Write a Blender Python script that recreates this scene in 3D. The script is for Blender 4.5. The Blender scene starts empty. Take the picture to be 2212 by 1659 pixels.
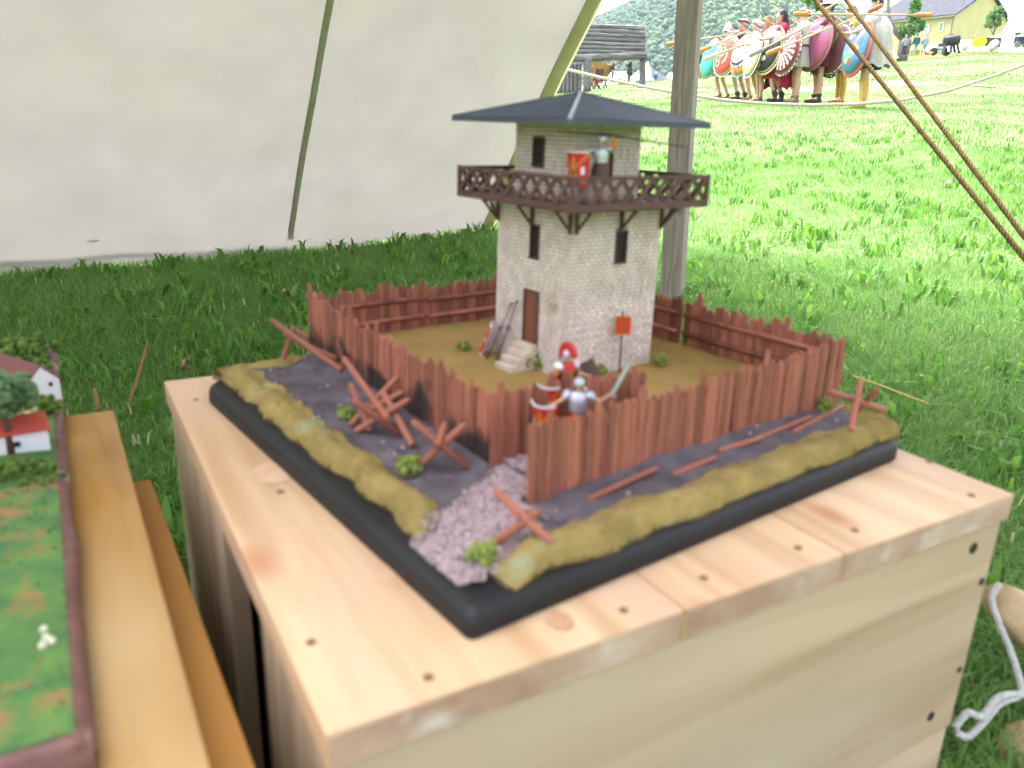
import bpy, bmesh, math, random
import numpy as np
from mathutils import Vector, Matrix, noise as mnoise
random.seed(7); RS = np.random.RandomState(7)
SC = bpy.context.scene
COL = SC.collection
PI = math.pi

# ------------------------------------------------------------------ camera
FPX, PITCH, ROLL, CAMZ = 1690.0, 0.3165, 0.0325, 0.72      # focal length in units of a 2212 wide picture
cr, sr = math.cos(ROLL), math.sin(ROLL)
FW = Vector((0, math.cos(PITCH), -math.sin(PITCH))); UP0 = Vector((0, math.sin(PITCH), math.cos(PITCH))); RT0 = Vector((1, 0, 0))
RT = RT0 * cr + UP0 * sr; UP = UP0 * cr - RT0 * sr
EYE = Vector((0, 0, CAMZ))
cam = bpy.data.cameras.new('camera'); camo = bpy.data.objects.new('camera', cam); COL.objects.link(camo)
m = Matrix((RT, UP, -FW)).transposed().to_4x4(); m.translation = EYE
camo.matrix_world = m
cam.sensor_width = 36.0; cam.lens = 36.0 * FPX / 2212.0
cam.clip_start = 0.02; cam.clip_end = 6000
cam.dof.use_dof = True; cam.dof.focus_distance = 7.0; cam.dof.aperture_fstop = 5.8; cam.dof.aperture_blades = 0
SC.camera = camo
# ------------------------------------------------------------------ sky, sun, exposure (overcast day)
W = bpy.data.worlds.new('World'); SC.world = W; W.use_nodes = True
nt = W.node_tree; nt.nodes.clear()
SUN_EL, SUN_AZ = math.radians(62), math.radians(-25)          # azimuth measured from +Y towards +X
sky = nt.nodes.new('ShaderNodeTexSky'); sky.sky_type = 'NISHITA'; sky.sun_disc = False
sky.sun_elevation = SUN_EL; sky.sun_rotation = SUN_AZ
sky.air_density = 1.0; sky.dust_density = 6.0; sky.ozone_density = 1.0
hs = nt.nodes.new('ShaderNodeHueSaturation'); hs.inputs['Saturation'].default_value = 0.22   # cloud cover: nearly white sky
bg = nt.nodes.new('ShaderNodeBackground'); bg.inputs['Strength'].default_value = 0.15
ow = nt.nodes.new('ShaderNodeOutputWorld')
nt.links.new(sky.outputs[0], hs.inputs['Color']); nt.links.new(hs.outputs[0], bg.inputs[0]); nt.links.new(bg.outputs[0], ow.inputs[0])
sl = bpy.data.lights.new('sun', 'SUN'); slo = bpy.data.objects.new('sun', sl); COL.objects.link(slo)
sl.energy = 0.9; sl.angle = math.radians(70); sl.color = (1.0, 0.97, 0.92)
sd = Vector((math.sin(SUN_AZ) * math.cos(SUN_EL), math.cos(SUN_AZ) * math.cos(SUN_EL), math.sin(SUN_EL)))
slo.rotation_euler = sd.to_track_quat('Z', 'Y').to_euler(); slo.location = (4, 4, 12)
SC.view_settings.view_transform = 'Standard'; SC.view_settings.look = 'None'
SC.view_settings.gamma = 1.0; SC.view_settings.use_curve_mapping = False
SC.view_settings.exposure = 2.56
SC.view_settings.use_white_balance = True; SC.view_settings.white_balance_temperature = 6350; SC.view_settings.white_balance_tint = 17
SC.render.engine = 'CYCLES'
SC.cycles.max_bounces = 6; SC.cycles.diffuse_bounces = 3; SC.cycles.glossy_bounces = 2
SC.cycles.transmission_bounces = 3; SC.cycles.volume_bounces = 1; SC.cycles.transparent_max_bounces = 6
SC.cycles.use_denoising = True; SC.cycles.caustics_reflective = False; SC.cycles.caustics_refractive = False

# ------------------------------------------------------------------ places
def ray(u, v): return FW + RT * ((u - 1106) / FPX) - UP * ((v - 829.5) / FPX)
def at(u, v, d): return EYE + ray(u, v) * d                  # d = distance along the view axis
def atz(u, v, z): k = ray(u, v); return EYE + k * ((z - CAMZ) / k.z)
def proj(P):
    q = Vector(P) - EYE; z = q.dot(FW); return 1106 + FPX * q.dot(RT) / z, 829.5 - FPX * q.dot(UP) / z
def dep(P): return (Vector(P) - EYE).dot(FW)
def softplus(t): return np.log1p(np.exp(np.clip(t, -40, 40)))
def gz(x, y):                                               # the meadow: level by the tents, rising behind, crest 58 m out
    x = np.asarray(x, float); y = np.asarray(y, float)
    k = 0.062 + 0.120 * np.clip(x / np.maximum(y, 4.0), -0.1, 0.56)
    r = 1.6 * softplus((y - 4.6) / 1.6)
    c = 3.0 * softplus((r - 50) / 3.0)
    z = k * (r - 1.25 * c)
    b = 0.012 * np.sin(x * 2.1 + 1.3) * np.sin(y * 1.7) + 0.03 * np.sin(x * .45 + .6) * np.sin(y * .38 + 1.)
    return z + b * np.clip((np.hypot(x, y)) / 3, .3, 3)
def hit(u, v):
    k = ray(u, v); t = 0.3; st = 0.02
    while t < 120:
        P = EYE + k * t
        if P.z < float(gz(P.x, P.y)):
            lo, hi = t - st, t
            for _ in range(25):
                mt = (lo + hi) / 2; P = EYE + k * mt
                if P.z < float(gz(P.x, P.y)): hi = mt
                else: lo = mt
            return P
        st = 0.02 + t * 0.01; t += st
    return EYE + k * 60
# ------------------------------------------------------------------ materials
MATS = {}
def mat(name, c1, c2=None, scale=6.0, rough=0.75, bump=0.0, bscale=None, stretch=(1, 1, 1), detail=4.0, contrast=(0.35, 0.65),
        c3=None, s3=2.0, r3=(0.55, 0.7), metal=0.0, transl=0.0, spec=0.3, rand=0.0, coord='Object', bdist=0.01):
    if name in MATS: return MATS[name]
    M = bpy.data.materials.new(name); M.use_nodes = True; T = M.node_tree; N = T.nodes; K = T.links
    B = N['Principled BSDF']; B.inputs['Roughness'].default_value = rough; B.inputs['Metallic'].default_value = metal
    B.inputs['Specular IOR Level'].default_value = spec
    tc = N.new('ShaderNodeTexCoord'); mp = N.new('ShaderNodeMapping'); mp.inputs['Scale'].default_value = stretch
    K.new(tc.outputs[coord], mp.inputs[0])
    oi = N.new('ShaderNodeObjectInfo'); vm = N.new('ShaderNodeVectorMath'); vm.operation = 'MULTIPLY_ADD'
    sc = N.new('ShaderNodeVectorMath'); sc.operation = 'SCALE'; sc.inputs[0].default_value = (7.3, 3.1, 5.7)
    K.new(oi.outputs['Random'], sc.inputs['Scale'])
    ad = N.new('ShaderNodeVectorMath'); ad.operation = 'ADD'
    K.new(mp.outputs[0], ad.inputs[0]); K.new(sc.outputs[0], ad.inputs[1]); co = ad.outputs[0]
    def noi(s, d=detail):
        n = N.new('ShaderNodeTexNoise'); n.inputs['Scale'].default_value = s; n.inputs['Detail'].default_value = d; n.inputs['Roughness'].default_value = 0.6
        K.new(co, n.inputs['Vector']); return n.outputs['Fac']
    def ramp(f, a, b, ca, cb):
        r = N.new('ShaderNodeValToRGB'); r.color_ramp.elements[0].position = a; r.color_ramp.elements[1].position = b
        r.color_ramp.elements[0].color = (*ca, 1); r.color_ramp.elements[1].color = (*cb, 1); K.new(f, r.inputs[0]); return r.outputs[0]
    c2 = c2 or tuple(x * 0.75 for x in c1)
    col = ramp(noi(scale), contrast[0], contrast[1], c2, c1)
    if c3:
        f = ramp(noi(s3, 3), r3[0], r3[1], (0, 0, 0), (1, 1, 1)); mx = N.new('ShaderNodeMixRGB'); K.new(f, mx.inputs[0]); K.new(col, mx.inputs[1]); mx.inputs[2].default_value = (*c3, 1); col = mx.outputs[0]
    if rand:
        mr = N.new('ShaderNodeMapRange'); mr.inputs['To Min'].default_value = 1 - rand; mr.inputs['To Max'].default_value = 1 + rand
        K.new(oi.outputs['Random'], mr.inputs[0]); h = N.new('ShaderNodeHueSaturation'); K.new(mr.outputs[0], h.inputs['Value']); K.new(col, h.inputs['Color']); col = h.outputs[0]
    K.new(col, B.inputs['Base Color'])
    if bump:
        bn = N.new('ShaderNodeBump'); bn.inputs['Strength'].default_value = bump; bn.inputs['Distance'].default_value = bdist
        K.new(noi(bscale or scale * 3), bn.inputs['Height']); K.new(bn.outputs[0], B.inputs['Normal'])
    if transl:
        tr = N.new('ShaderNodeBsdfTranslucent'); K.new(col, tr.inputs[0]); ms = N.new('ShaderNodeMixShader'); ms.inputs[0].default_value = transl
        K.new(B.outputs[0], ms.inputs[1]); K.new(tr.outputs[0], ms.inputs[2]); K.new(ms.outputs[0], N['Material Output'].inputs[0])
    MATS[name] = M; return M
def pmat(name, c, rough=0.6, **k):                           # near-uniform paint or cloth
    return mat(name, c, tuple(x * 0.82 for x in c), rough=rough, **k)
def attrmat(name, cols, rough=0.7, transl=0.35):             # leaf colour from a per-leaf random number
    if name in MATS: return MATS[name]
    M = bpy.data.materials.new(name); M.use_nodes = True; T = M.node_tree; N = T.nodes; K = T.links; B = N['Principled BSDF']
    B.inputs['Roughness'].default_value = rough; B.inputs['Specular IOR Level'].default_value = 0.35
    a = N.new('ShaderNodeAttribute'); a.attribute_name = 'tint'; r = N.new('ShaderNodeValToRGB'); K.new(a.outputs['Fac'], r.inputs[0])
    el = r.color_ramp.elements
    el[0].position = cols[0][0]; el[0].color = (*cols[0][1], 1); el[1].position = cols[-1][0]; el[1].color = (*cols[-1][1], 1)
    for p, c in cols[1:-1]: e = el.new(p); e.color = (*c, 1)
    K.new(r.outputs[0], B.inputs['Base Color'])
    tr = N.new('ShaderNodeBsdfTranslucent'); K.new(r.outputs[0], tr.inputs[0]); ms = N.new('ShaderNodeMixShader'); ms.inputs[0].default_value = transl
    K.new(B.outputs[0], ms.inputs[1]); K.new(tr.outputs[0], ms.inputs[2]); K.new(ms.outputs[0], N['Material Output'].inputs[0])
    MATS[name] = M; return M
def woodmat(name, c1, c2, knot, grain=60.0, along='X', rough=0.6, blotch=None):
    if name in MATS: return MATS[name]
    M = bpy.data.materials.new(name); M.use_nodes = True; T = M.node_tree; N = T.nodes; K = T.links; B = N['Principled BSDF']
    B.inputs['Roughness'].default_value = rough; B.inputs['Specular IOR Level'].default_value = 0.25
    tc = N.new('ShaderNodeTexCoord'); oi = N.new('ShaderNodeObjectInfo'); sc = N.new('ShaderNodeVectorMath'); sc.operation = 'SCALE'; sc.inputs[0].default_value = (9.3, 4.1, 6.7)
    K.new(oi.outputs['Random'], sc.inputs['Scale']); ad = N.new('ShaderNodeVectorMath'); K.new(tc.outputs['Object'], ad.inputs[0]); K.new(sc.outputs[0], ad.inputs[1])
    mp = N.new('ShaderNodeMapping'); mp.inputs['Scale'].default_value = {'X': (1.2, 14, 14), 'Y': (14, 1.2, 14), 'Z': (14, 14, 1.2)}[along]; K.new(ad.outputs[0], mp.inputs[0])
    n = N.new('ShaderNodeTexNoise'); n.inputs['Scale'].default_value = grain / 20; n.inputs['Detail'].default_value = 5; n.inputs['Distortion'].default_value = 0.6; K.new(mp.outputs[0], n.inputs['Vector'])
    r = N.new('ShaderNodeValToRGB'); r.color_ramp.elements[0].position = 0.32; r.color_ramp.elements[1].position = 0.68; r.color_ramp.elements[0].color = (*c2, 1); r.color_ramp.elements[1].color = (*c1, 1); K.new(n.outputs['Fac'], r.inputs[0])
    mp2 = N.new('ShaderNodeMapping'); mp2.inputs['Scale'].default_value = {'X': (1, 2.2, 2.2), 'Y': (2.2, 1, 2.2), 'Z': (2.2, 2.2, 1)}[along]; K.new(ad.outputs[0], mp2.inputs[0])
    vo = N.new('ShaderNodeTexVoronoi'); vo.inputs['Scale'].default_value = 3.4; K.new(mp2.outputs[0], vo.inputs['Vector'])
    kr = N.new('ShaderNodeValToRGB'); kr.color_ramp.elements[0].position = 0.03; kr.color_ramp.elements[1].position = 0.13; kr.color_ramp.elements[0].color = (1, 1, 1, 1); kr.color_ramp.elements[1].color = (0, 0, 0, 1); K.new(vo.outputs['Distance'], kr.inputs[0])
    mx = N.new('ShaderNodeMixRGB'); mx.inputs[2].default_value = (*knot, 1); K.new(kr.outputs[0], mx.inputs[0]); K.new(r.outputs[0], mx.inputs[1]); col = mx.outputs[0]
    hv = N.new('ShaderNodeHueSaturation'); mr = N.new('ShaderNodeMapRange'); mr.inputs['To Min'].default_value = .9; mr.inputs['To Max'].default_value = 1.1; K.new(oi.outputs['Random'], mr.inputs[0]); K.new(mr.outputs[0], hv.inputs['Value']); K.new(col, hv.inputs['Color']); col = hv.outputs[0]
    if blotch:
        n2 = N.new('ShaderNodeTexNoise'); n2.inputs['Scale'].default_value = 3.0; n2.inputs['Detail'].default_value = 2; K.new(mp2.outputs[0], n2.inputs['Vector'])
        r2 = N.new('ShaderNodeValToRGB'); r2.color_ramp.elements[0].position = 0.45; r2.color_ramp.elements[1].position = 0.75; K.new(n2.outputs['Fac'], r2.inputs[0])
        m2 = N.new('ShaderNodeMixRGB'); K.new(r2.outputs[0], m2.inputs[0]); K.new(col, m2.inputs[1]); m2.inputs[2].default_value = (*blotch, 1); col = m2.outputs[0]
    K.new(col, B.inputs['Base Color'])
    b = N.new('ShaderNodeBump'); b.inputs['Strength'].default_value = 0.25; b.inputs['Distance'].default_value = 0.001; K.new(n.outputs['Fac'], b.inputs['Height']); K.new(b.outputs[0], B.inputs['Normal'])
    MATS[name] = M; return M
# ------------------------------------------------------------------ mesh helpers
class MB:
    def __init__(s): s.v = []; s.f = []; s.mi = []; s.k = 0
    def add(s, vs, fs):
        o = len(s.v); s.v += [tuple(x) for x in vs]; s.f += [tuple(i + o for i in f) for f in fs]; s.mi += [s.k] * len(fs); return s
    def box(s, c, size, rot=None):
        h = [x / 2 for x in size]; R = rot if rot is not None else Matrix.Identity(3); c = Vector(c)
        vs = [c + R @ Vector((sx * h[0], sy * h[1], sz * h[2])) for sx in (-1, 1) for sy in (-1, 1) for sz in (-1, 1)]
        return s.add(vs, [(0, 1, 3, 2), (4, 6, 7, 5), (0, 4, 5, 1), (2, 3, 7, 6), (0, 2, 6, 4), (1, 5, 7, 3)])
    def bar(s, p, q, w, h=None):                             # square bar between two points
        p, q = Vector(p), Vector(q); d = q - p; h = h or w
        R = d.to_track_quat('X', 'Z').to_matrix(); return s.box((p + q) / 2, (d.length, w, h), R)
    def tube(s, pts, rad, n=8, cap=True, twist=0.0):
        pts = [Vector(p) for p in pts]; rad = [rad] * len(pts) if isinstance(rad, (int, float)) else rad
        o = len(s.v); fr = None
        for i, p in enumerate(pts):
            d = (pts[min(i + 1, len(pts) - 1)] - pts[max(i - 1, 0)]).normalized()
            if fr is None: fr = d.orthogonal().normalized()
            fr = (fr - d * fr.dot(d)).normalized(); b = d.cross(fr)
            for k in range(n):
                a = 2 * PI * k / n; s.v.append(tuple(p + (fr * math.cos(a) + b * math.sin(a)) * rad[i]))
        for i in range(len(pts) - 1):
            for k in range(n):
                s.f.append((o + i * n + k, o + i * n + (k + 1) % n, o + (i + 1) * n + (k + 1) % n, o + (i + 1) * n + k)); s.mi.append(s.k)
        if cap:
            s.f.append(tuple(o + k for k in range(n))[::-1]); s.f.append(tuple(o + (len(pts) - 1) * n + k for k in range(n))); s.mi += [s.k] * 2
        return s
    def loft(s, rings, closed=True, cap=False):              # rings: lists of equally many points
        o = len(s.v); n = len(rings[0])
        for r in rings: s.v += [tuple(p) for p in r]
        for i in range(len(rings) - 1):
            for k in range(n if closed else n - 1):
                s.f.append((o + i * n + k, o + i * n + (k + 1) % n, o + (i + 1) * n + (k + 1) % n, o + (i + 1) * n + k)); s.mi.append(s.k)
        if cap:
            s.f.append(tuple(o + k for k in range(n))[::-1]); s.f.append(tuple(o + (len(rings) - 1) * n + k for k in range(n))); s.mi += [s.k] * 2
        return s
    def lathe(s, prof, c=(0, 0, 0), n=16, sx=1, sy=1, cap=True):
        return s.loft([[(c[0] + r * sx * math.cos(2 * PI * k / n), c[1] + r * sy * math.sin(2 * PI * k / n), c[2] + z) for k in range(n)] for r, z in prof], cap=cap)
    def ball(s, c, r, n=10, m=6):
        r = (r, r, r) if isinstance(r, (int, float)) else r
        return s.loft([[(c[0] + r[0] * math.sin(PI * i / m + (.001 if i == 0 else -.001 if i == m else 0)) * math.cos(2 * PI * k / n), c[1] + r[1] * math.sin(PI * i / m + (.001 if i == 0 else -.001 if i == m else 0)) * math.sin(2 * PI * k / n), c[2] - r[2] * math.cos(PI * i / m)) for k in range(n)] for i in range(m + 1)])
    def mesh(s, name, mats, smooth=False):
        me = bpy.data.meshes.new(name); me.from_pydata(s.v, [], s.f)
        for mm in (mats if isinstance(mats, (list, tuple)) else [mats]): me.materials.append(mm)
        if any(s.mi): me.polygons.foreach_set('material_index', s.mi)
        if smooth: me.polygons.foreach_set('use_smooth', [True] * len(s.f))
        me.update(); return me
    def obj(s, name, mats, parent=None, smooth=False, loc=None, rot=None, bevel=0.0):
        return link(name, s.mesh(name, mats, smooth), parent, loc, rot, bevel)
def link(name, me, parent=None, loc=None, rot=None, bevel=0.0):
    if bevel:
        bm = bmesh.new(); bm.from_mesh(me); bmesh.ops.recalc_face_normals(bm, faces=bm.faces)
        bmesh.ops.bevel(bm, geom=list(bm.edges), offset=bevel, segments=2, profile=0.6, affect='EDGES'); bm.to_mesh(me); bm.free()
    o = bpy.data.objects.new(name, me); COL.objects.link(o)
    if parent: o.parent = parent
    if loc is not None: o.location = loc
    if rot is not None: o.rotation_euler = rot
    return o
def recalc(me):
    bm = bmesh.new(); bm.from_mesh(me); bmesh.ops.recalc_face_normals(bm, faces=bm.faces); bm.to_mesh(me); bm.free()
def tag(o, label=None, cat=None, group=None, kind=None):
    if label: o['label'] = label
    if cat: o['category'] = cat
    if group: o['group'] = group
    if kind: o['kind'] = kind
    return o
def thing(name, label, cat, loc=(0, 0, 0), rz=0.0, group=None, rot=None, scale=None):
    o = bpy.data.objects.new(name, None); COL.objects.link(o); o.empty_display_size = 0.05
    o.location = loc; o.rotation_euler = rot if rot else (0, 0, rz)
    if scale: o.scale = (scale, scale, scale)
    return tag(o, label, cat, group)
def npmesh(name, V, F, mats, tint=None, smooth=False):        # large meshes from arrays, F all the same length
    me = bpy.data.meshes.new(name); V = np.asarray(V, np.float32); F = np.asarray(F, np.int32); n, k = F.shape
    me.vertices.add(len(V)); me.vertices.foreach_set('co', V.ravel()); me.loops.add(n * k); me.loops.foreach_set('vertex_index', F.ravel())
    me.polygons.add(n); me.polygons.foreach_set('loop_start', np.arange(n, dtype=np.int32) * k)
    me.polygons.foreach_set('loop_total', np.full(n, k, np.int32))
    if smooth: me.polygons.foreach_set('use_smooth', np.ones(n, bool))
    for mm in (mats if isinstance(mats, (list, tuple)) else [mats]): me.materials.append(mm)
    if tint is not None:
        a = me.attributes.new('tint', 'FLOAT', 'POINT'); a.data.foreach_set('value', np.asarray(tint, np.float32))
    me.update(calc_edges=True); me.validate(); return me
def blades(px, py, pz, h, w, bend, ang, tint):               # grass blades: a quad and a triangle each
    n = len(px); dx, dy = np.cos(ang), np.sin(ang); la = RS.uniform(0, 2 * PI, n); lx, ly = np.cos(la) * bend * h, np.sin(la) * bend * h
    V = np.zeros((n, 5, 3))
    V[:, 0] = np.stack([px - dx * w / 2, py - dy * w / 2, pz - .01], 1); V[:, 1] = np.stack([px + dx * w / 2, py + dy * w / 2, pz - .01], 1)
    V[:, 2] = np.stack([px + dx * w * .38 + lx * .35, py + dy * w * .38 + ly * .35, pz + h * .6], 1); V[:, 3] = np.stack([px - dx * w * .38 + lx * .35, py - dy * w * .38 + ly * .35, pz + h * .6], 1)
    V[:, 4] = np.stack([px + lx, py + ly, pz + h * (1 - .35 * bend)], 1)
    i = np.arange(n)[:, None] * 5
    F = np.concatenate([i + [0, 1, 2], i + [0, 2, 3], i + [3, 2, 4]])
    return V.reshape(-1, 3), F, np.repeat(tint, 5)
# ================================================================== SETTING
M_soil = mat('lawn_ground', (0.14, 0.22, 0.065), (0.09, 0.15, 0.042), scale=3.0, rough=0.95, c3=(0.13, 0.17, 0.06), s3=0.35, bump=0.3, bscale=14, bdist=0.03)
nR, nA = 150, 220
rr = 0.25 * (420 / 0.25) ** (np.arange(nR) / (nR - 1)); aa = np.arange(nA) * 2 * PI / nA
X = (rr[:, None] * np.sin(aa)[None, :]).ravel(); Y = (rr[:, None] * np.cos(aa)[None, :]).ravel() - 0.3
V = np.stack([X, Y, gz(X, Y)], 1); I = np.arange((nR - 1) * nA).reshape(nR - 1, nA); J = np.roll(I, -1, 1)
F = np.stack([I, I + nA, J + nA, J], -1).reshape(-1, 4)
c0 = len(V); V = np.vstack([V, [[0, -.3, float(gz(0, -.3))]]]); 
gme = npmesh('meadow', V, F, M_soil, smooth=True); tag(link('meadow', gme), kind='structure')
# worn cart track across the meadow
trk = [(1240, 205), (1330, 193), (1440, 190), (1560, 196), (1700, 194), (1840, 186), (1960, 180), (2080, 183), (2212, 192), (2330, 200)]
M_path = mat('track_soil', (0.40, 0.33, 0.22), (0.16, 0.19, 0.075), scale=2.2, rough=0.95, contrast=(0.42, 0.6), bump=0.3, bdist=0.03)
pv = []
tp = [hit(*p) for p in trk]
for i, p in enumerate(tp):
    for w in (-0.55, -0.2, 0.2, 0.55):
        x, y = p.x, p.y + w * 1.6 + .1 * math.sin(i * 2.1); pv.append((x, y, float(gz(x, y)) + 0.012))
mb = MB(); mb.add(pv, [(i * 4 + k, i * 4 + k + 1, i * 4 + k + 5, i * 4 + k + 4) for i in range(len(tp) - 1) for k in range(3)])
tag(mb.obj('path', M_path, smooth=True), kind='structure')

# crate frames (needed for grass too)
TB = 0.5282; BX = Vector((-0.0963, 0.3472, 0.40)); BE1 = Vector((math.cos(TB), math.sin(TB), 0)); BE2 = Vector((-math.sin(TB), math.cos(TB), 0)); BLX, BLY = 0.6754, 0.6884
def inbox(x, y, m=0.01):
    a = (x - BX.x) * BE1.x + (y - BX.y) * BE1.y; b = (x - BX.x) * BE2.x + (y - BX.y) * BE2.y
    return (a > -m) & (a < BLX + m) & (b > -m) & (b < BLY + m)
# tent canvas frame
HR = hit(1060, 494); H0 = hit(0, 604)
hd = Vector((HR.x - H0.x, HR.y - H0.y, 0)).normalized()
CD = -ray(358, 1857); CD.normalize()
CN = hd.cross(CD).normalized()
if CN.y > 0: CN = -CN                                        # side that faces the camera
def behind(x, y): return (x - HR.x) * (-hd.y) + (y - HR.y) * hd.x
def grass_pts(n, r0, r1, p):
    u = RS.uniform(0, 1, n); r = (r0 ** p + u * (r1 ** p - r0 ** p)) ** (1 / p)
    az = np.radians(RS.uniform(-41, 41, n)); x = r * np.sin(az); y = r * np.cos(az)
    ok = ~inbox(x, y) & ~((behind(x, y) > 0.35) & (x < HR.x + .035 * (y - HR.y))); return x[ok], y[ok]
M_grass = attrmat('grass_blade', [(0.0, (0.085, 0.20, 0.034)), (0.4, (0.16, 0.325, 0.066)), (0.75, (0.235, 0.42, 0.115)), (0.92, (0.27, 0.41, 0.14)), (1.0, (0.44, 0.38, 0.22))], rough=0.55, transl=0.5)
def patch(x, y, s): return 0.5 + 0.5 * np.sin(x * s + 1.7 * np.sin(y * s * .7)) * np.sin(y * s * 1.1 + 1.3 * np.sin(x * s * .6 + 2))
Vs, Fs, Ts = [], [], []; off = 0
for n, r0, r1, p, h0, h1, w in ((230000, 0.75, 4.5, 1.25, .03, .085, .0027), (190000, 4.5, 11, 1.2, .025, .07, .0043), (100000, 11, 26, 1.0, .03, .075, .009), (70000, 26, 62, 1.0, .04, .075, .024)):
    x, y = grass_pts(n, r0, r1, p); k = len(x); pt = patch(x, y, 1.1)
    h = RS.uniform(h0, h1, k) * (0.65 + 0.6 * patch(x + 4, y, 2.3)); t = np.clip(RS.beta(2, 2.4, k) * .8 + .22 * (pt - .5) + .05, 0, .9); dry = patch(x * 1.0 + 9, y * .8, .55); t = np.clip(t + .16 * (dry > .8) * RS.uniform(0, 1, k), 0, .95); t *= (1.0 if r1 < 12 else .42); h *= np.where(dry > .8, .62, 1.0); t[RS.uniform(0, 1, k) < .012 + .05 * (dry > .82)] = 1.0
    v, f, tt = blades(x, y, gz(x, y), h, w * RS.uniform(.7, 1.4, k), RS.uniform(.3, 1.25, k), RS.uniform(0, PI, k), t)
    Vs.append(v); Fs.append(f + off); Ts.append(tt); off += len(v)
gm = npmesh('grass', np.vstack(Vs), np.vstack(Fs), M_grass, np.concatenate(Ts)); tag(link('grass', gm), kind='stuff')
# broad-leaved weeds among the grass (clover, plantain, dandelion leaves)
M_weed = attrmat('weed_leaf', [(0.0, (0.06, 0.17, 0.025)), (0.5, (0.11, 0.28, 0.035)), (1.0, (0.19, 0.37, 0.06))], rough=0.45, transl=0.5)
x, y = grass_pts(1900, 1.0, 13, 1.2); Vs, Fs, Ts = [], [], []; off = 0
for k in range(7):
    n = len(x); px = x + RS.normal(0, .03, n); py = y + RS.normal(0, .03, n)
    v, f, tt = blades(px, py, gz(px, py) + .02, RS.uniform(.035, .085, n), RS.uniform(.01, .026, n), RS.uniform(.5, 1.0, n), RS.uniform(0, PI, n), RS.uniform(0, 1, n))
    Vs.append(v); Fs.append(f + off); Ts.append(tt); off += len(v)
tag(link('weeds', npmesh('weeds', np.vstack(Vs), np.vstack(Fs), M_weed, np.concatenate(Ts))), kind='stuff')
# pale seed heads and flecks
x, y = grass_pts(1200, 1.2, 8, 1.2); n = len(x)
v, f, tt = blades(x, y, gz(x, y) + .045, RS.uniform(.012, .03, n), RS.uniform(.003, .0055, n), RS.uniform(.2, .8, n), RS.uniform(0, PI, n), RS.uniform(0, 1, n))
tag(link('seed_heads', npmesh('seed_heads', v, f, attrmat('seed_head', [(0, (0.25, 0.33, 0.13)), (1, (0.5, 0.5, 0.28))]), tt)), kind='stuff')

# ------------------------------------------------------------------ hills
def hill(name, cx, cy, prof, depthw, seed, z0=-18):
    # prof: (azimuth ratio x/y, crest height); a ridge at distance cy rising from its foot
    ax = np.array([p[0] for p in prof]); ah = np.array([p[1] for p in prof]); nx, ny = 130, 40
    U = np.linspace(ax[0], ax[-1], nx); Vv = np.linspace(0, 1, ny); P = []
    for b in Vv:
        for a in U:
            d = cy + depthw * b; hh = np.interp(a, ax, ah); s = math.sin(min(b, 0.62) / 0.62 * PI / 2) if b < .62 else math.cos((b - .62) / .38 * PI / 2 * .8)
            z = z0 + (hh - z0) * s; z += (hh - z0) * .05 * mnoise.noise(Vector((a * 9, b * 4, seed))); P.append((a * d, d, z))
    P = np.array(P); I = np.arange((ny - 1) * nx).reshape(ny - 1, nx)[:, :-1]; F = np.stack([I, I + 1, I + nx + 1, I + nx], -1).reshape(-1, 4)
    me = npmesh(name, P, F, mat('hill_ground', (0.05, 0.09, 0.035), (0.035, 0.06, 0.03), scale=0.02, rough=1.0, coord='Object'), smooth=True)
    tag(link(name, me), kind='structure'); return P.reshape(ny, nx, 3)
H1P = hill('hill', 0, 420, [(-.35, 30), (-.1, 44), (.011, 53), (.049, 64), (.086, 73), (.112, 81), (.143, 90), (.184, 101), (.246, 111), (.30, 104), (.346, 92), (.38, 84), (.403, 79), (.449, 68), (.473, 62), (.53, 52), (.62, 40), (.7, 30), (.85, 20)], 330, 3.0)
bm = bmesh.new(); bmesh.ops.create_icosphere(bm, subdivisions=1, radius=1); bm.verts.ensure_lookup_table()
icoV = np.array([v.co[:] for v in bm.verts]); icoF = np.array([[v.index for v in f.verts] for f in bm.faces]); bm.free()
nT = 30000; Vs, Fs, Ts = [], [], []
fi = RS.uniform(0, 27, nT); fj = RS.uniform(12, 112, nT)
for k in range(nT):
    i, j = int(fi[k]), int(fj[k]); u, w = fi[k] - i, fj[k] - j
    p = H1P[i, j] * (1 - u) * (1 - w) + H1P[i + 1, j] * u * (1 - w) + H1P[i, j + 1] * (1 - u) * w + H1P[i + 1, j + 1] * u * w
    s = RS.uniform(1.2, 2.9); Vs.append(icoV * (1 + RS.uniform(-.28, .28, (len(icoV), 1))) * [s, s, s * .95] + p + [0, 0, s * .5]); Fs.append(icoF + k * len(icoV)); Ts.append(np.full(len(icoV), np.clip(RS.uniform(0, 1) * .45 + .6 * patch(p[0] / 45, p[2] / 22, 1.5) - .05, 0, 1)))
M_wood = attrmat('hill_foliage', [(0, (0.035, 0.065, 0.03)), (0.5, (0.06, 0.10, 0.04)), (0.8, (0.11, 0.16, 0.045)), (1, (0.17, 0.21, 0.06))], rough=0.9, transl=0.0)
tag(link('woodland', npmesh('woodland', np.vstack(Vs), np.vstack(Fs), M_wood, np.concatenate(Ts), smooth=True)), kind='stuff')

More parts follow.
